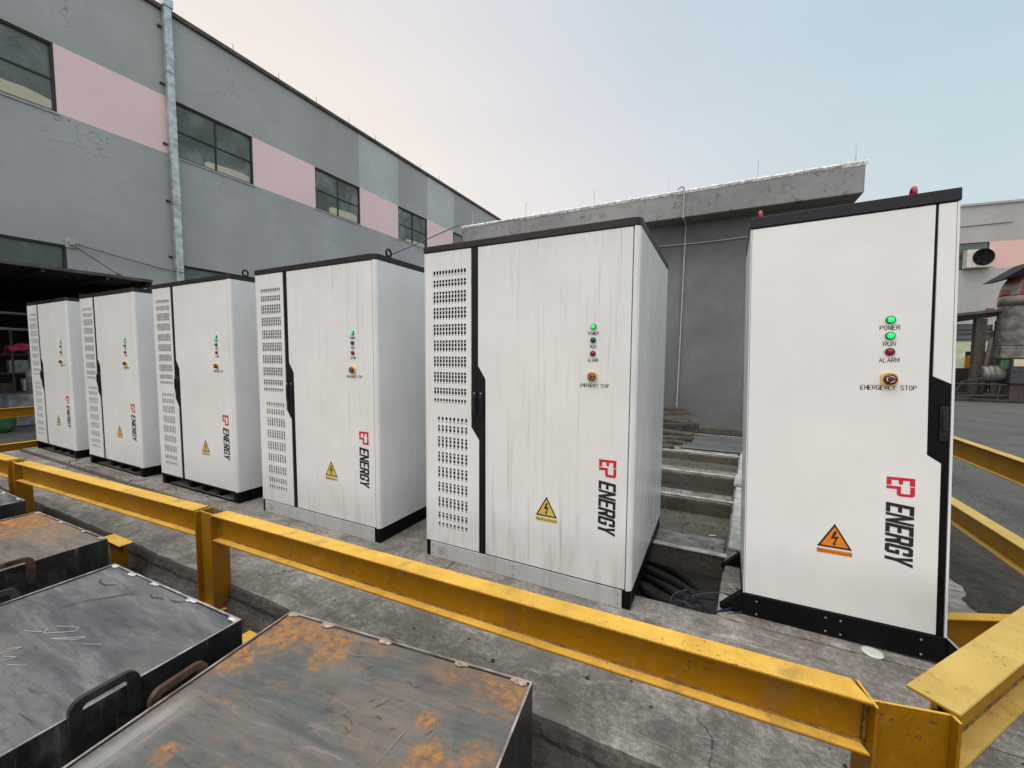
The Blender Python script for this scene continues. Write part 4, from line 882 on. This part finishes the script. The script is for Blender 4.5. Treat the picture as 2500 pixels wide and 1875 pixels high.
for i in range(5):
    pts = []
    cx, cy = -.18 + .05 * i, 2.62 + .03 * (i % 3); rr = .08 + .02 * i
    for k in range(14 + 2 * i):
        a_ = k * .55 + i; pts.append((cx + rr * math.cos(a_) * (1 + .2 * math.sin(k)), cy + rr * .7 * math.sin(a_), -.12 + .05 * math.sin(k * .7 + i) + .02 * i))
    mb = MB(); mb.tube(spline(pts, 5), .0042, 6); tag(mb.build('wire_coil', 'cable_blue' if i % 2 else 'cable_grey'), 'thin loosely coiled ' + ('blue' if i % 2 else 'grey') + ' wire in the trench mouth between the two nearest cabinets', 'wire', 'coiled wires in the trench mouth')
# white cover under cables
mb = MB(); mb.prism([(-.8, 2.53), (-.03, 2.53), (-.05, 2.80), (-.8, 2.98)], -.262, -.25, 'z'); tag(mb.build('pale_sheet', 'conduit'), 'pale flat sheet lying under the cables in the trench', 'sheet')
# boards and bricks behind cabinet five, before the annex wall
boards = [(-.86, 7.6, .0, 5, 1.0, .22, .05, 'wood'), (-.82, 7.9, .06, -12, .95, .2, .055, 'wood'), (-.85, 7.25, .0, 24, .85, .2, .06, 'wood'), (-.82, 8.15, .12, 8, 1.1, .2, .09, 'brick'), (-.95, 8.35, .22, -6, 1.0, .25, .06, 'wood'), (-.9, 8.6, .29, 10, .95, .2, .08, 'wood'), (-.86, 6.75, .0, 35, .55, .18, .05, 'wood'), (-1.0, 8.75, .38, -4, .8, .2, .06, 'brick')]
bl = ['flat grey board at the foot of the debris pile by the annex', 'weathered board crossing the foot of the debris pile', 'board lying skewed at the front of the debris pile', 'reddish beam with white marks across the debris pile', 'grey board near the top of the debris pile', 'short plank at the top of the debris pile', 'small board lying nearest the trench beams', 'brownish block topmost on the debris pile']
for (x, y, z, an, l_, w_, h_, mt), lb_ in zip(boards, bl):
    mb = MB(); mb.box((-l_ / 2, -w_ / 2, z + .001), (l_ / 2, w_ / 2, z + h_), .006, 1); o = mb.build('scrap_board', mt); o.location = (x, y, 0); o.rotation_euler = (R(random.uniform(-4, 4)), R(random.uniform(-5, 5)), R(an + random.uniform(-8, 8))); tag(o, lb_, 'board', 'scrap boards piled by the annex wall')
def weed(x, y, z, n_, s_, lbl):
    mb = MB()
    for i in range(n_):
        a_ = random.uniform(0, 6.28); l_ = s_ * random.uniform(.5, 1); b_ = Vector((x + random.uniform(-.02, .02) * s_ * 10, y + random.uniform(-.02, .02) * s_ * 10, z)); t_ = b_ + Vector((math.cos(a_) * l_ * .6, math.sin(a_) * l_ * .6, l_)); w_ = Vector((-math.sin(a_), math.cos(a_), 0)) * s_ * .14
        mid = (b_ + t_) / 2 + Vector((0, 0, s_ * .1)); mb.poly([b_, mid - w_, t_, mid + w_])
    tag(mb.build('weed', 'leaf'), lbl, 'plant')
weed(-.45, 7.6, .0, 40, .12, 'green weed between the debris pile and the steel cover plates')
weed(-2.12, 1.40, -.14, 14, .07, 'small yellowish weed at the pad edge above the nearest rusty box')
mb = MB(); mb.lathe([(.001, .004), (.03, .006), (.044, .004), (.045, 0)], (.728, 2.525, .001), 24, 'z'); mb.torus((.728, 2.525, .006), .02, .0015, 'x') if False else None
tag(mb.build('white_disc', 'paper'), 'small white disc on the concrete below the nearest cabinet', 'disc')
mb = MB(); mb.prism([(-.03, -.008), (.03, -.014), (.035, .006), (-.025, .012)], 0, .003, 'z'); o = mb.build('litter_scrap', 'mark_white'); o.location = (.0, 4.0, -.147); o.rotation_euler = (0, 0, .5); tag(o, 'pale crumpled scrap in the shallow ochre pit', 'litter')
# loose crumbs of concrete along the pad and floor
mb = MB()
for i in range(980):
    if i >= 620:
        y = random.uniform(2.6, 8.8); x = random.uniform(-.7, rx(y) + .1); z = -.02
        for (ya, yb, bz) in ((2.5, 3.27, -.42), (3.6, 4.5, -.15), (4.78, 5.5, -.2), (5.8, 6.68, -.12)):
            if ya < y < yb: z = bz
        if z == -.02 and y < 6.9: z = 0
        if x > rx(y) - .02: z = 0
    elif i < 380: x = random.uniform(-8, 1.3); y = edge_y(x) - random.uniform(.02, .22) ** 1.0; z = -.16
    else: x = random.uniform(-8, 1.4); y = random.choice((random.uniform(2.0, 2.12), random.uniform(1.55, 2.25))); z = -.012 if y < 2.1 else 0
    s_ = random.uniform(.0025, .011) if i > 20 else random.uniform(.01, .02)
    bmesh.ops.create_icosphere(mb.bm, subdivisions=1, radius=s_, matrix=Matrix.Translation((x, y, z + s_ * .4)) @ Matrix.Rotation(random.random() * 3, 4, 'X') @ Matrix.Diagonal((1, random.uniform(.6, 1.3), random.uniform(.5, .9), 1)))
tag(mb.build('rubble', 'dirt'), kind='stuff')

# ------------------------------------------------------------------ main factory building (left), wall plane x = -14
XW = -14.0
fb = empty('factory_building', (XW, 5, 0))
def wp(y, z, x=0): return (x, y - 5, z)
wins = [(1.83 + 4.52 * i - 0, 4.035 + 4.52 * i) for i in range(-1, 6)]
wins = [(a + (.02 if i else 0), b + (.0)) for i, (a, b) in enumerate(wins)]
ys = sorted(set([-12, 46, 8.585, 13.056, 15.447, 17.614, 20.027, -4, 5.06] + [v for w_ in wins for v in w_])); zs_ = [-.2, 3.32, 3.4, 4.03, 7.06, 8.61, 10.84]
def inwin(y): return any(a - .001 < y < b + .001 for a, b in wins)
mb = MB()
for i in range(len(ys) - 1):
    for j in range(len(zs_) - 1):
        y0, y1, z0, z1 = ys[i], ys[i + 1], zs_[j], zs_[j + 1]; ym, zm = (y0 + y1) / 2, (z0 + z1) / 2
        mt = 0
        if 7.06 < zm < 8.61:
            if inwin(ym): continue
            mt = 1
        elif zm > 8.61:
            mt = 3
            if 13.056 < ym < 15.447 or 17.614 < ym < 20.027: mt = 2
        elif 3.4 < zm < 4.03 and inwin(ym): continue
        if zm < 3.32 and -4 < ym < 5.06: continue
        mb.mi = mt; mb.poly([wp(y0, z0), wp(y1, z0), wp(y1, z1), wp(y0, z1)])
mb.build('wall', ['wall', 'pink', 'wall_patch', 'wall_hi'], fb, fix=False)
# shell behind: roof, inner dark liner
mb = MB(); mb.box((-9, -17, 10.6), (-.02, 41, 10.82)); mb.box((-9, -17, -.2), (-8.8, 41, 10.6)); mb.box((-8.8, -17, -.2), (-.02, -16.8, 10.6)); mb.box((-8.8, 40.8, -.2), (-.02, 41, 10.6)); mb.box((-8.8, -16.8, 5.9), (-.06, 40.8, 6.0)); mb.build('interior_shell', 'hall', fb)
mb = MB(); mb.box((-.30, -17, 10.842), (.09, 41, 10.97), .012, 1); mb.build('parapet_coping', 'coping', fb)
for k, (a_, b_) in enumerate(wins):
    q = [.45, .3, .35, .3, .25, .5, .4][k % 7]; ya, yb = (a_ + (b_ - a_) * q) * 1.12 - 5, b_ * 1.125 - 5; zt = [7.93, 8.02, 7.97, 8.05, 7.9, 8, 8][k % 7]
    mb = MB(); mb.prism([(ya, 7.55), (yb, 7.55), (yb, zt - .1), (yb - .35 * (yb - ya), zt), (ya, zt - .06)], -1.75, -1.55, 'x'); mb.box((-1.549, ya + .3, 7.6), (-1.53, ya + .42, zt - .12)); mb.build('crane_beam', 'glow_beam', fb)
for k, (a_, b_) in enumerate(wins):
    for (z0, z1, two, gm) in ((7.06, 8.61, True, 'glass'), (3.4, 4.03, False, 'glass_dark')):
        mb = MB(); t = .045; d0, d1 = -.16, -.03
        mb.box((d0, a_ - 5, z0), (d1, b_ - 5, z0 + t)); mb.box((d0, a_ - 5, z1 - t), (d1, b_ - 5, z1)); mb.box((d0, a_ - 5, z0 + t), (d1, a_ - 5 + t, z1 - t)); mb.box((d0, b_ - 5 - t, z0 + t), (d1, b_ - 5, z1 - t))
        mid = (a_ + b_) / 2 - 5
        if two:
            mb.box((-.12, a_ - 5 + t, 7.795), (-.06, b_ - 5 - t, 7.83)); mb.box((-.118, mid - .018, z0 + t), (-.058, mid + .018, 7.794)); mb.box((-.118, mid - .018, 7.831), (-.058, mid + .018, z1 - t))
        wf = mb.build('window', 'frame', fb)
        mb = MB()
        cells = [(a_ - 5 + t, mid - .018, z0 + t, 7.794), (mid + .018, b_ - 5 - t, z0 + t, 7.794), (a_ - 5 + t, mid - .018, 7.831, z1 - t), (mid + .018, b_ - 5 - t, 7.831, z1 - t)] if two else [(a_ - 5 + t, b_ - 5 - t, z0 + t, z1 - t)]
        for (p, q, r_, s_) in cells: 
            tl = random.uniform(-.012, .012); mb.poly([(-.09 + tl, p, r_), (-.09 - tl, q, r_), (-.09 - tl, q, s_), (-.09 + tl, p, s_)])
        mb.build('glass_pane', gm, wf)
        mb = MB(); mb.box((-.2, a_ - 5 - .02, z0 - .05), (-.001, a_ - 5 - .001, z1 + .04)); mb.box((-.2, b_ - 5 + .001, z0 - .05), (-.001, b_ - 5 + .02, z1 + .04)); mb.box((-.2, a_ - 5, z1 + .001), (-.001, b_ - 5, z1 + .04)); mb.box((-.2, a_ - 5, z0 - .05), (-.001, b_ - 5, z0 - .001)); mb.build('reveal', 'wall', wf)
        if two:
            mb = MB(); mb.box((-.001, a_ - 5 - .05, z0 - .05), (.03, b_ - 5 + .03, z0 - .002)); mb.build('sill', 'wall', wf)
# thin lightning rods on the parapet
for y in (8.07, 9.56, 11.05, 12.58, 14.05, 15.53, 17.1, 18.7, 20.3):
    mb = MB(); mb.tube([(-.02, y - 5, 10.96), (-.02, y - 5, 11.22)], .009, 5); mb.build('lightning_rod', 'wire', fb)
tag(fb, 'long grey factory building with pink band, grid windows and dark open workshop', 'factory building')
# downspout
ds = empty('downspout', (XW, 6.24, 0)); mb = MB()
z = 10.95; k = 0
while z > -.1:
    z2 = max(-.15, z - (.62 if k % 2 else 1.15)); o_ = .003 * (k % 2); mb.box((.085 + o_, -.085 - o_, z2), (.235 + o_, .085 + o_, z - .004), .004, 1); z = z2; k += 1
mb.build('pipe', 'galv', ds)
mb = MB(); mb.box((.06, -.12, 10.90), (.27, .12, 11.12), .006, 1); mb.build('rain_head', 'galv', ds)
for z in (10.37, 8.87, 7.27, 5.72, 4.18, 3.3):
    mb = MB(); mb.box((.0, -.17, z), (.05, -.12, z + .05)); mb.box((.0, -.12, z + .01), (.083, -.08, z + .03)); mb.build('bracket', 'frame', ds)
tag(ds, 'tall galvanised square downspout on the grey factory wall', 'downspout')
# canopy over the dark opening
cn = empty('canopy', (XW, 0, 0)); mb = MB(); mb.box((.02, -6, 3.21), (1.55, 5.02, 3.25)); mb.build('roof_sheet', 'hall', cn)
for yy in (1.2, 2.2, 3.2, 4.2):
    mb = MB(); mb.box((.02, yy, 3.12), (1.54, yy + .05, 3.205)); mb.build('roof_rib', 'pillar', cn)
mb = MB(); mb.box((1.551, -6, 3.185), (1.60, 5.03, 3.255), .004, 1); mb.build('edge_beam', 'coping', cn)
mb = MB(); mb.box((.02, 4.97, 3.08), (1.55, 5.03, 3.205)); mb.build('end_beam', 'hall', cn)
mb = MB(); mb.tube([(.08, 4.11, 4.05), (1.5, 4.45, 3.27)], .012, 6); mb.tube([(1.44, 4.44, 3.31), (1.55, 4.46, 3.25)], .03, 6); mb.build('stay_rod', 'wire', cn)
tag(cn, 'flat dark canopy over the workshop opening at the left', 'canopy')
mb = MB(); mb.box((0, -.11, -.11), (.03, .11, .11), .004, 1); mb.box((.031, -.05, -.05), (.09, .05, .05), .004, 1); o = mb.build('wall_bracket', 'conduit'); o.location = (XW + .004, 4.12, 4.09); tag(o, 'small pale bracket plate on the wall beside the low window', 'bracket')
mb = MB(); mb.tube(spline([(XW + .1, 4.15, 4.08), (XW + .17, 5.3, 3.88), (XW + .24, 6.2, 3.78), (XW + 2.5, 7.3, 3.5), (XW + 5, 8.3, 3.9), (-6.1, 8.98, 4.82)], 8), .013, 6); tag(mb.build('overhead_wire', 'wire'), 'grey wire from the wall bracket across to the annex roof corner', 'wire')
# dark hall interior behind the opening
hi = empty('workshop_interior', (XW, 0, 0)); mb = MB()
mb.box((-8, -5, -.155), (-.02, 6.5, -.14)); mb.box((-8, -5, 3.3), (-.02, 6.5, 3.4)); mb.box((-8.1, -5, -.15), (-8.0, 6.5, 3.4)); mb.box((-8, -5.1, -.15), (-.02, -5, 3.4)); mb.box((-8, 6.5, -.15), (-.02, 6.6, 3.4)); mb.build('shell', 'hall', hi); 
tag(hi, 'dark interior of the workshop seen under the canopy', 'interior')
for (z, lb_) in ((2.45, 'upper pale horizontal tube in the dark workshop'), (2.06, 'lower pale horizontal tube in the dark workshop')):
    mb = MB(); mb.tube([(-15.6, 2.0, z), (-15.6, 3.95, z - .02)], .035, 8); tag(mb.build('pale_tube', 'pale_tube'), lb_, 'tube', 'pale tubes in the workshop')
sf = empty('storage_rack', (-15.1, 3.3, 0)); 
for yy in (-.75, 0, .75):
    mb = MB(); mb.box((-.03, yy - .02, -.14), (.03, yy + .02, 2.0)); mb.build('upright', 'pillar', sf)
for zz in (.5, .95, 1.4):
    mb = MB(); mb.box((-.3, -.77, zz), (.029, .77, zz + .03)); mb.build('shelf', 'pillar', sf)
tag(sf, 'dim storage rack standing behind the machine in the dark workshop', 'rack')
for k_, (yy, zz, sx, sz, mt_) in enumerate(((-.5, .531, .3, .26, 'grey_obj'), (-.1, .531, .22, .2, 'brick'), (.35, .531, .4, .3, 'conduit'), (-.4, .981, .25, .22, 'wood'), (.1, .981, .3, .3, 'grey_obj'), (.5, .981, .2, .18, 'duct_red'))):
    mb = MB(); mb.box((-.22, -sx / 2, 0), (.02, sx / 2, sz), .01, 1); mb.box((-.18, -sx / 2 - .004, sz * .4), (-.02, -sx / 2 - .001, sz * .6)); o = mb.build('parts_box', mt_); o.location = (-15.1, 3.3 + yy, zz)
    tag(o, ['grey box on the lower shelf of the workshop rack, nearest the left', 'small brown box in the middle of the lower workshop shelf', 'pale box at the right of the lower workshop shelf', 'wooden box at the left of the upper workshop shelf', 'grey box in the middle of the upper workshop shelf', 'small reddish box at the right of the upper workshop shelf'][k_], 'box', 'boxes on the workshop rack')
# pink cloth over machine
mb = MB(); g = []
for j in range(8):
    row = []
    for i in range(14):
        u, v_ = i / 13, j / 7; row.append(mb.bm.verts.new((-13.6 - v_ * .5, 2.95 + u * .8, 1.66 - .16 * (abs(v_ - .45) * 1.8) ** 2 + .09 * mnoise.noise(Vector((u * 6, v_ * 5, 1))) - .1 * abs(u - .5))))
    g.append(row)
for j in range(7):
    for i in range(13): mb.bm.faces.new((g[j][i], g[j][i + 1], g[j + 1][i + 1], g[j + 1][i])).smooth = True
tag(mb.build('pink_cloth', 'pink_cloth'), 'crumpled pink cloth draped over a machine in the dark workshop', 'cloth')
mc = empty('machine', (-13.8, 3.35, 0)); mb = MB(); mb.box((-.45, -.5, -.14), (.3, .6, .55), .03, 2); mb.build('base', 'grey_obj', mc)
mb = MB(); mb.lathe([(.16, .56), (.16, 1.1), (.1, 1.15), (.1, 1.45), (.14, 1.5)], (0, .0, 0), 16, 'z'); mb.build('column', 'grey_obj', mc)
mb = MB(); mb.lathe([(.09, 0), (.12, .22), (.12, .24), (.09, .24)], (.15, .33, .9), 14, 'z'); mb.box((-.1, .25, .56), (.3, .5, .89)); mb.build('bucket', 'conduit', mc)
tag(mc, 'grey machine with column under the pink cloth', 'machine')
mb = MB(); bmesh.ops.create_icosphere(mb.bm, subdivisions=3, radius=.24, matrix=Matrix.Translation((-12.9, 2.62, .06)) @ Matrix.Diagonal((.9, .8, 1, 1)))
for v_ in mb.bm.verts: v_.co += v_.co.normalized() * .05 * mnoise.noise(v_.co * 5)
tag(mb.build('green_sack', 'green_sack'), 'dark green sack standing at the workshop entrance', 'sack')
for i, (y, z) in enumerate(((2.95, -.02), (3.2, -.03), (3.5, .0))):
    mb = MB(); mb.tube([(-11.75 - .2 * i, y - .12, z), (-11.75 - .2 * i, y + .18, z + .02)], .09, 10); tag(mb.build('steel_roll', 'grey_obj'), ['dark steel roll below the left rail, nearest the frame edge', 'dark steel roll below the left rail, middle one', 'dark steel roll below the left rail, beside the farthest cabinet'][i], 'roll', 'steel rolls below the left rail')

# ------------------------------------------------------------------ low annex with overhanging roof slab (behind)
an = empty('annex_building', (0, 9.4, 0))
mb = MB(); mb.box((-5.6, 0, -.16), (1.72, 7, 4.245)); mb.build('wall', 'wall2', an)
mb = MB(); mb.box((-6.04, -.39, 4.25), (2.08, 7.4, 4.76), .01, 1); mb.build('roof_slab', 'fascia', an)
mb = MB(); mb.box((-6.0, -.35, 4.243), (2.04, -.004, 4.2485)); mb.box((1.73, 0, 4.243), (2.04, 7.3, 4.2485)); mb.build('soffit', 'soffit', an)
mb = MB(); prev = None; n = 520
for i in range(n + 1):   # torn silver-white membrane folded over the roof edge
    x = -6.06 + 8.17 * i / n; a_ = mnoise.noise(Vector((x * 1.4, 0, 0))); b_ = mnoise.noise(Vector((x * 7, 5, 0))); c_ = mnoise.noise(Vector((x * 17, 9, 0)))
    stp = math.floor(x * 1.15 + .9 * a_) ; r1_ = mnoise.noise(Vector((stp * 3.7, 2, 0))); r2_ = mnoise.noise(Vector((x * 30, 3, 0)))
    lowz = 4.728 - .06 * max(0, r1_ + .2) - .012 * b_ - .006 * r2_
    row = [(x, -.396 - .003 * c_, lowz), (x, -.402 - .008 * (1 + b_) - .006 * abs(r2_), 4.758 + .010 * c_ + .006 * r2_), (x, -.388 + .012 * c_, 4.785 + .014 * b_ + .010 * c_), (x, -.2, 4.775 + .01 * b_), (x, .3, 4.766)]
    cur = [mb.bm.verts.new(p) for p in row]
    if prev:
        for k in range(4): mb.bm.faces.new((prev[k], prev[k + 1], cur[k + 1], cur[k]))
    prev = cur
mb.build('roof_membrane', 'membrane', an)
for x in (2.0, .53, -1.07, -2.66, -4.36, -5.9):
    mb = MB(); mb.tube([(x, -.1, 4.77), (x, -.1, 5.2)], .009, 6); mb.lathe([(.03, 0), (.014, .03)], (x, -.1, 4.775), 8, 'z'); mb.build('lightning_rod', 'galv', an)
tag(an, 'low dark grey annex with overhanging flat roof behind the cabinets', 'building')
mb = MB(); mb.tube(spline([(-.88, 9.1, 4.83), (-.79, 8.97, 4.83), (-.746, 8.985, 4.76), (-.746, 8.985, 4.3), (-.735, 9.02, 4.22), (-.72, 9.36, 4.2), (-.725, 9.365, 3.9), (-.74, 9.365, 2.8), (-.765, 9.365, 1.2), (-.78, 9.365, .3)], 6), .014, 8)
tag(mb.build('conduit', 'conduit'), 'pale vertical conduit running down the annex wall', 'conduit')
mb = MB(); mb.tube(spline([(-2.2, 9.37, 3.8), (-1.23, 9.37, 3.812), (-.4, 9.37, 3.80), (.45, 9.37, 3.815), (1.6, 9.37, 3.83)], 5), .010, 8); tag(mb.build('conduit', 'conduit'), 'pale horizontal conduit along the top of the annex wall', 'conduit')

# ------------------------------------------------------------------ far factory on the right (y about 35.5)
ff = empty('factory_building', (12.918, 35.465, 0), math.atan2(.34, 2.817)); wx = [-6, -4.5, 1.47, 6, 8.6, 14, 16.6, 30]; mb = MB()
for i in range(len(wx) - 1):
    for z0, z1, tp in ((-.2, 3.9, 'lo'), (3.9, 6.95, 'g'), (6.95, 8.55, 'b'), (8.55, 10.75, 'g')):
        if tp == 'b' and wx[i] in (-4.5, 6, 14) and wx[i] != 1.47: continue
        mb.mi = 1 if tp == 'b' else 0; mb.poly([(wx[i], 0, z0), (wx[i + 1], 0, z0), (wx[i + 1], 0, z1), (wx[i], 0, z1)])
mb.build('wall', ['wall3', 'pink_far'], ff, fix=False)
mb = MB(); mb.box((-6, .3, -.2), (30, 9, 10.7)); mb.build('interior_shell', 'hall', ff)
mb = MB(); mb.box((-6.05, -.08, 10.752), (30, .3, 10.9), .01, 1); mb.build('parapet_coping', 'wall3', ff)
mb = MB(); mb.tube([(-.05, -.03, 9.55), (2.4, -.03, 9.62)], .02, 5); mb.build('wall_rod', 'wire', ff)
for a_, b_ in ((-4.5, 1.47), (6, 8.6), (14, 16.6)):
    mb = MB(); mb.box((a_, -.01, 6.95), (b_, .05, 7.0)); mb.box((a_, -.01, 8.5), (b_, .05, 8.55)); mb.box((a_, -.01, 7.0), (a_ + .05, .05, 8.5)); mb.box((b_ - .05, -.01, 7.0), (b_, .05, 8.5)); mb.box((a_ + .05, .0, 7.72), (b_ - .05, .04, 7.76)); w_ = mb.build('window', 'frame', ff)
    mb = MB(); mb.poly([(a_ + .05, .03, 7.0), (b_ - .05, .03, 7.0), (b_ - .05, .03, 8.5), (a_ + .05, .03, 8.5)]); mb.build('glass_pane', 'glass_dark', w_)
tag(ff, 'pale grey factory with pink band in the distance at the right', 'factory building')
fan = empty('exhaust_fan', (12.918 + .993 * .88, 35.465 + .12 * .88, 7.5), math.atan2(.34, 2.817))
mb = MB(); mb.box((-.62, -.45, -.53), (.62, .0, .55), .04, 2); mb.build('housing', 'ac_white', fan)
mb = MB(); mb.lathe([(.50, -.455), (.50, -.5), (.46, -.52), (.44, -.5), (.05, -.5)], (.12, 0, .08), 28); gr_ = mb.build('grille', 'black', fan)
mb = MB()
for k in range(6):
    a_ = k * math.pi / 3; mb.poly([(.12 + .06 * math.cos(a_), -.53, .08 + .06 * math.sin(a_)), (.12 + .42 * math.cos(a_ + .1), -.53, .08 + .42 * math.sin(a_ + .1)), (.12 + .4 * math.cos(a_ + .45), -.515, .08 + .4 * math.sin(a_ + .45))])
mb.build('blades', 'black', gr_)
tag(fan, 'white exhaust fan box with round black grille in the far window band', 'exhaust fan')
mb = MB(); mb.box((-.14, -.2, -.13), (.14, 0, .13), .01, 1); o = mb.build('wall_box', 'duct_red'); o.location = (14.6, 35.64, 4.4); tag(o, 'small reddish box on the far grey wall above the shed', 'box')
# shed in front of it: lean-to roof, pillar, lit room, poles, frame
sh = empty('open_shed', (9, 22, 0))
mb = MB(); mb.prism([(-2.5, 3.02 - .1), (2.6, 3.56 - .1), (2.6, 3.62 - .08), (-2.5, 3.08 - .05)], -.2, 9, 'y'); mb.build('lean_to_roof', 'coping', sh)
mb = MB(); mb.box((-.3, 0, -.15), (.0, .25, 2.98)); mb.build('pillar', 'pillar', sh)
mb = MB(); mb.box((2.32, 5.0, -.15), (5, 5.1, 3.2)); mb.build('back_wall', 'pillar', sh)
mb = MB(); mb.box((-2, 5.2, -.15), (2.31, 5.3, 1.0)); mb.build('side_wall', 'hall', sh); mb = MB(); mb.box((-2, 5.2, 1.8), (2.31, 5.3, 3.05)); mb.build('upper_wall', 'wall_patch', sh)
mb = MB()
for z in (2.35, 2.62, 2.8): mb.box((-2, 5.16, z), (2.31, 5.198, z + .035))
mb.build('ledge', 'pillar', sh)
mb = MB(); mb.box((-2, 5.17, 1.8), (2.3, 5.196, 2.26)); mb.build('lit_lintel', 'lit_white', sh)
mb = MB(); mb.box((1.1, 6.2, .9), (1.85, 6.3, 1.85)); mb.build('lit_room_wall', 'lit_white', sh)
mb = MB(); mb.box((-2.4, 7.9, -.1), (4.2, 8.0, 2.9)); mb.build('room_back', 'hall', sh)
for xx in (1.93, 2.22):
    mb = MB(); mb.lathe([(.13, .75), (.15, .9), (.15, 1.5), (.1, 1.6)], (xx, 6.0, 0), 14, 'z'); mb.build('orange_drum', 'orange_lit', sh)
mb = MB(); bmesh.ops.create_icosphere(mb.bm, subdivisions=2, radius=.09, matrix=Matrix.Translation((2.0, 5.8, 1.73))); mb.build('work_lamp', 'lamp', sh)
mb = MB()
for z in (2.55, 2.78): mb.tube([(-3, .2, z), (-.3, .2, z)], .02, 5)
mb.tube([(-1.4, .18, 2.4), (.35, .18, 2.38)], .03, 5); mb.build('cross_rods', 'wire', sh)
tag(sh, 'dark open shed with a lit room and lean-to roof at the right edge', 'shed')
mb = MB(); mb.tube([(8.9, 21.9, -.14), (9.09, 21.9, 2.25)], .065, 8); tag(mb.build('timber_pole', 'wood'), 'pale slanting timber pole leaning at the shed pillar', 'pole')
mb = MB()
for a_, b_ in (((8.0, 21.7, -.15), (8.35, 21.7, .62)), ((8.0, 21.7, .5), (9.95, 21.7, .5)), ((8.1, 21.7, .02), (9.6, 21.7, .1)), ((9.75, 21.6, -.15), (9.95, 21.6, .55)), ((9.3, 21.7, -.1), (9.35, 21.7, .5)), ((8.4, 21.7, .62), (8.9, 21.7, .72))): mb.tube([a_, b_], .028, 6)
tag(mb.build('bar_frame', 'pillar'), 'low frame of rusty bars on the ground before the shed', 'frame')  # loose frame of rusty scrap bars
mb = MB(); mb.box((7.6, 21.35, -.158), (14, 24.5, -.05), .01, 1); tag(mb.build('shed_floor', 'asphalt'), kind='structure')
dc = empty('dust_duct', (9.66, 22, 0)); mb = MB()
prof = []
z = 1.95
while z < 3.45: prof += [(.40, z), (.41, z + .03), (.40, z + .06)]; z += .085
mb.lathe(prof, (0, 0, 0), 24, 'z'); mb.build('corrugated_pipe', 'duct', dc)
mb = MB(); mb.lathe([(.42, 3.4), (.42, 3.75), (.40, 3.76)], (0, 0, 0), 24, 'z'); mb.build('collar', 'duct', dc)
mb = MB(); mb.tube(spline([(0, 0, 3.75), (.04, 0, 4.0), (.2, 0, 4.3), (.5, 0, 4.55), (.9, 0, 4.7)], 4), .40, 20, radii=None); 
for f in mb.bm.faces:
    c_ = f.calc_center_median(); f.material_index = 1 if (mnoise.noise(Vector((c_.x * 3, c_.y * 3, c_.z * 4))) > -.02 or c_.z > 4.3) else 0
mb.build('elbow', ['duct', 'duct_red'], dc)
mb = MB(); mb.box((-.42, -.42, 1.48), (.42, .42, 1.93), .02, 1); mb.build('flange_box', 'duct', dc)
mb = MB(); mb.prism([(-.62, 4.34), (-.35, 4.36), (1.2, 4.98), (1.2, 5.3), (.2, 4.95)], -.7, .7, 'y'); mb.build('rain_hood', 'black', dc)
mb = MB(); mb.box((-.15, -.5, .55), (1.2, .5, 1.45), .02, 1); mb.box((-.1, -.52, 1.0), (1.2, -.501, 1.03)); mb.build('motor_box', 'blue_box', dc)
mb = MB(); mb.box((-.11, -.525, 1.19), (.25, -.503, 1.44), .003, 1); l_ = mb.build('label_plate', 'ac_white', dc)
mb = MB(); mb.box((-.09, -.528, 1.36), (.2, -.526, 1.40)); mb.box((-.09, -.528, 1.28), (.21, -.526, 1.32)); mb.build('label_stripe', 'estop_y', l_)
mb = MB(); mb.lathe([(.24, -.36), (.3, -.33), (.31, -.2), (.29, -.19), (.31, -.18), (.31, -.05), (.29, -.04), (.31, -.03), (.31, .2), (.2, .3)], (-.38, 0, .9), 24, 'x'); mb.build('blower', 'duct', dc)
mb = MB(); mb.box((-.42, -.46, 1.1), (-.2, -.43, 1.42), .003, 1); mb.build('service_tag', 'green_sack', dc)
mb = MB(); mb.box((-.1, -.4, -.05), (1.2, .4, .54)); mb.build('base', 'pillar', dc)
tag(dc, 'dusty extraction duct with red painted elbow and rain hood at the right edge', 'duct')
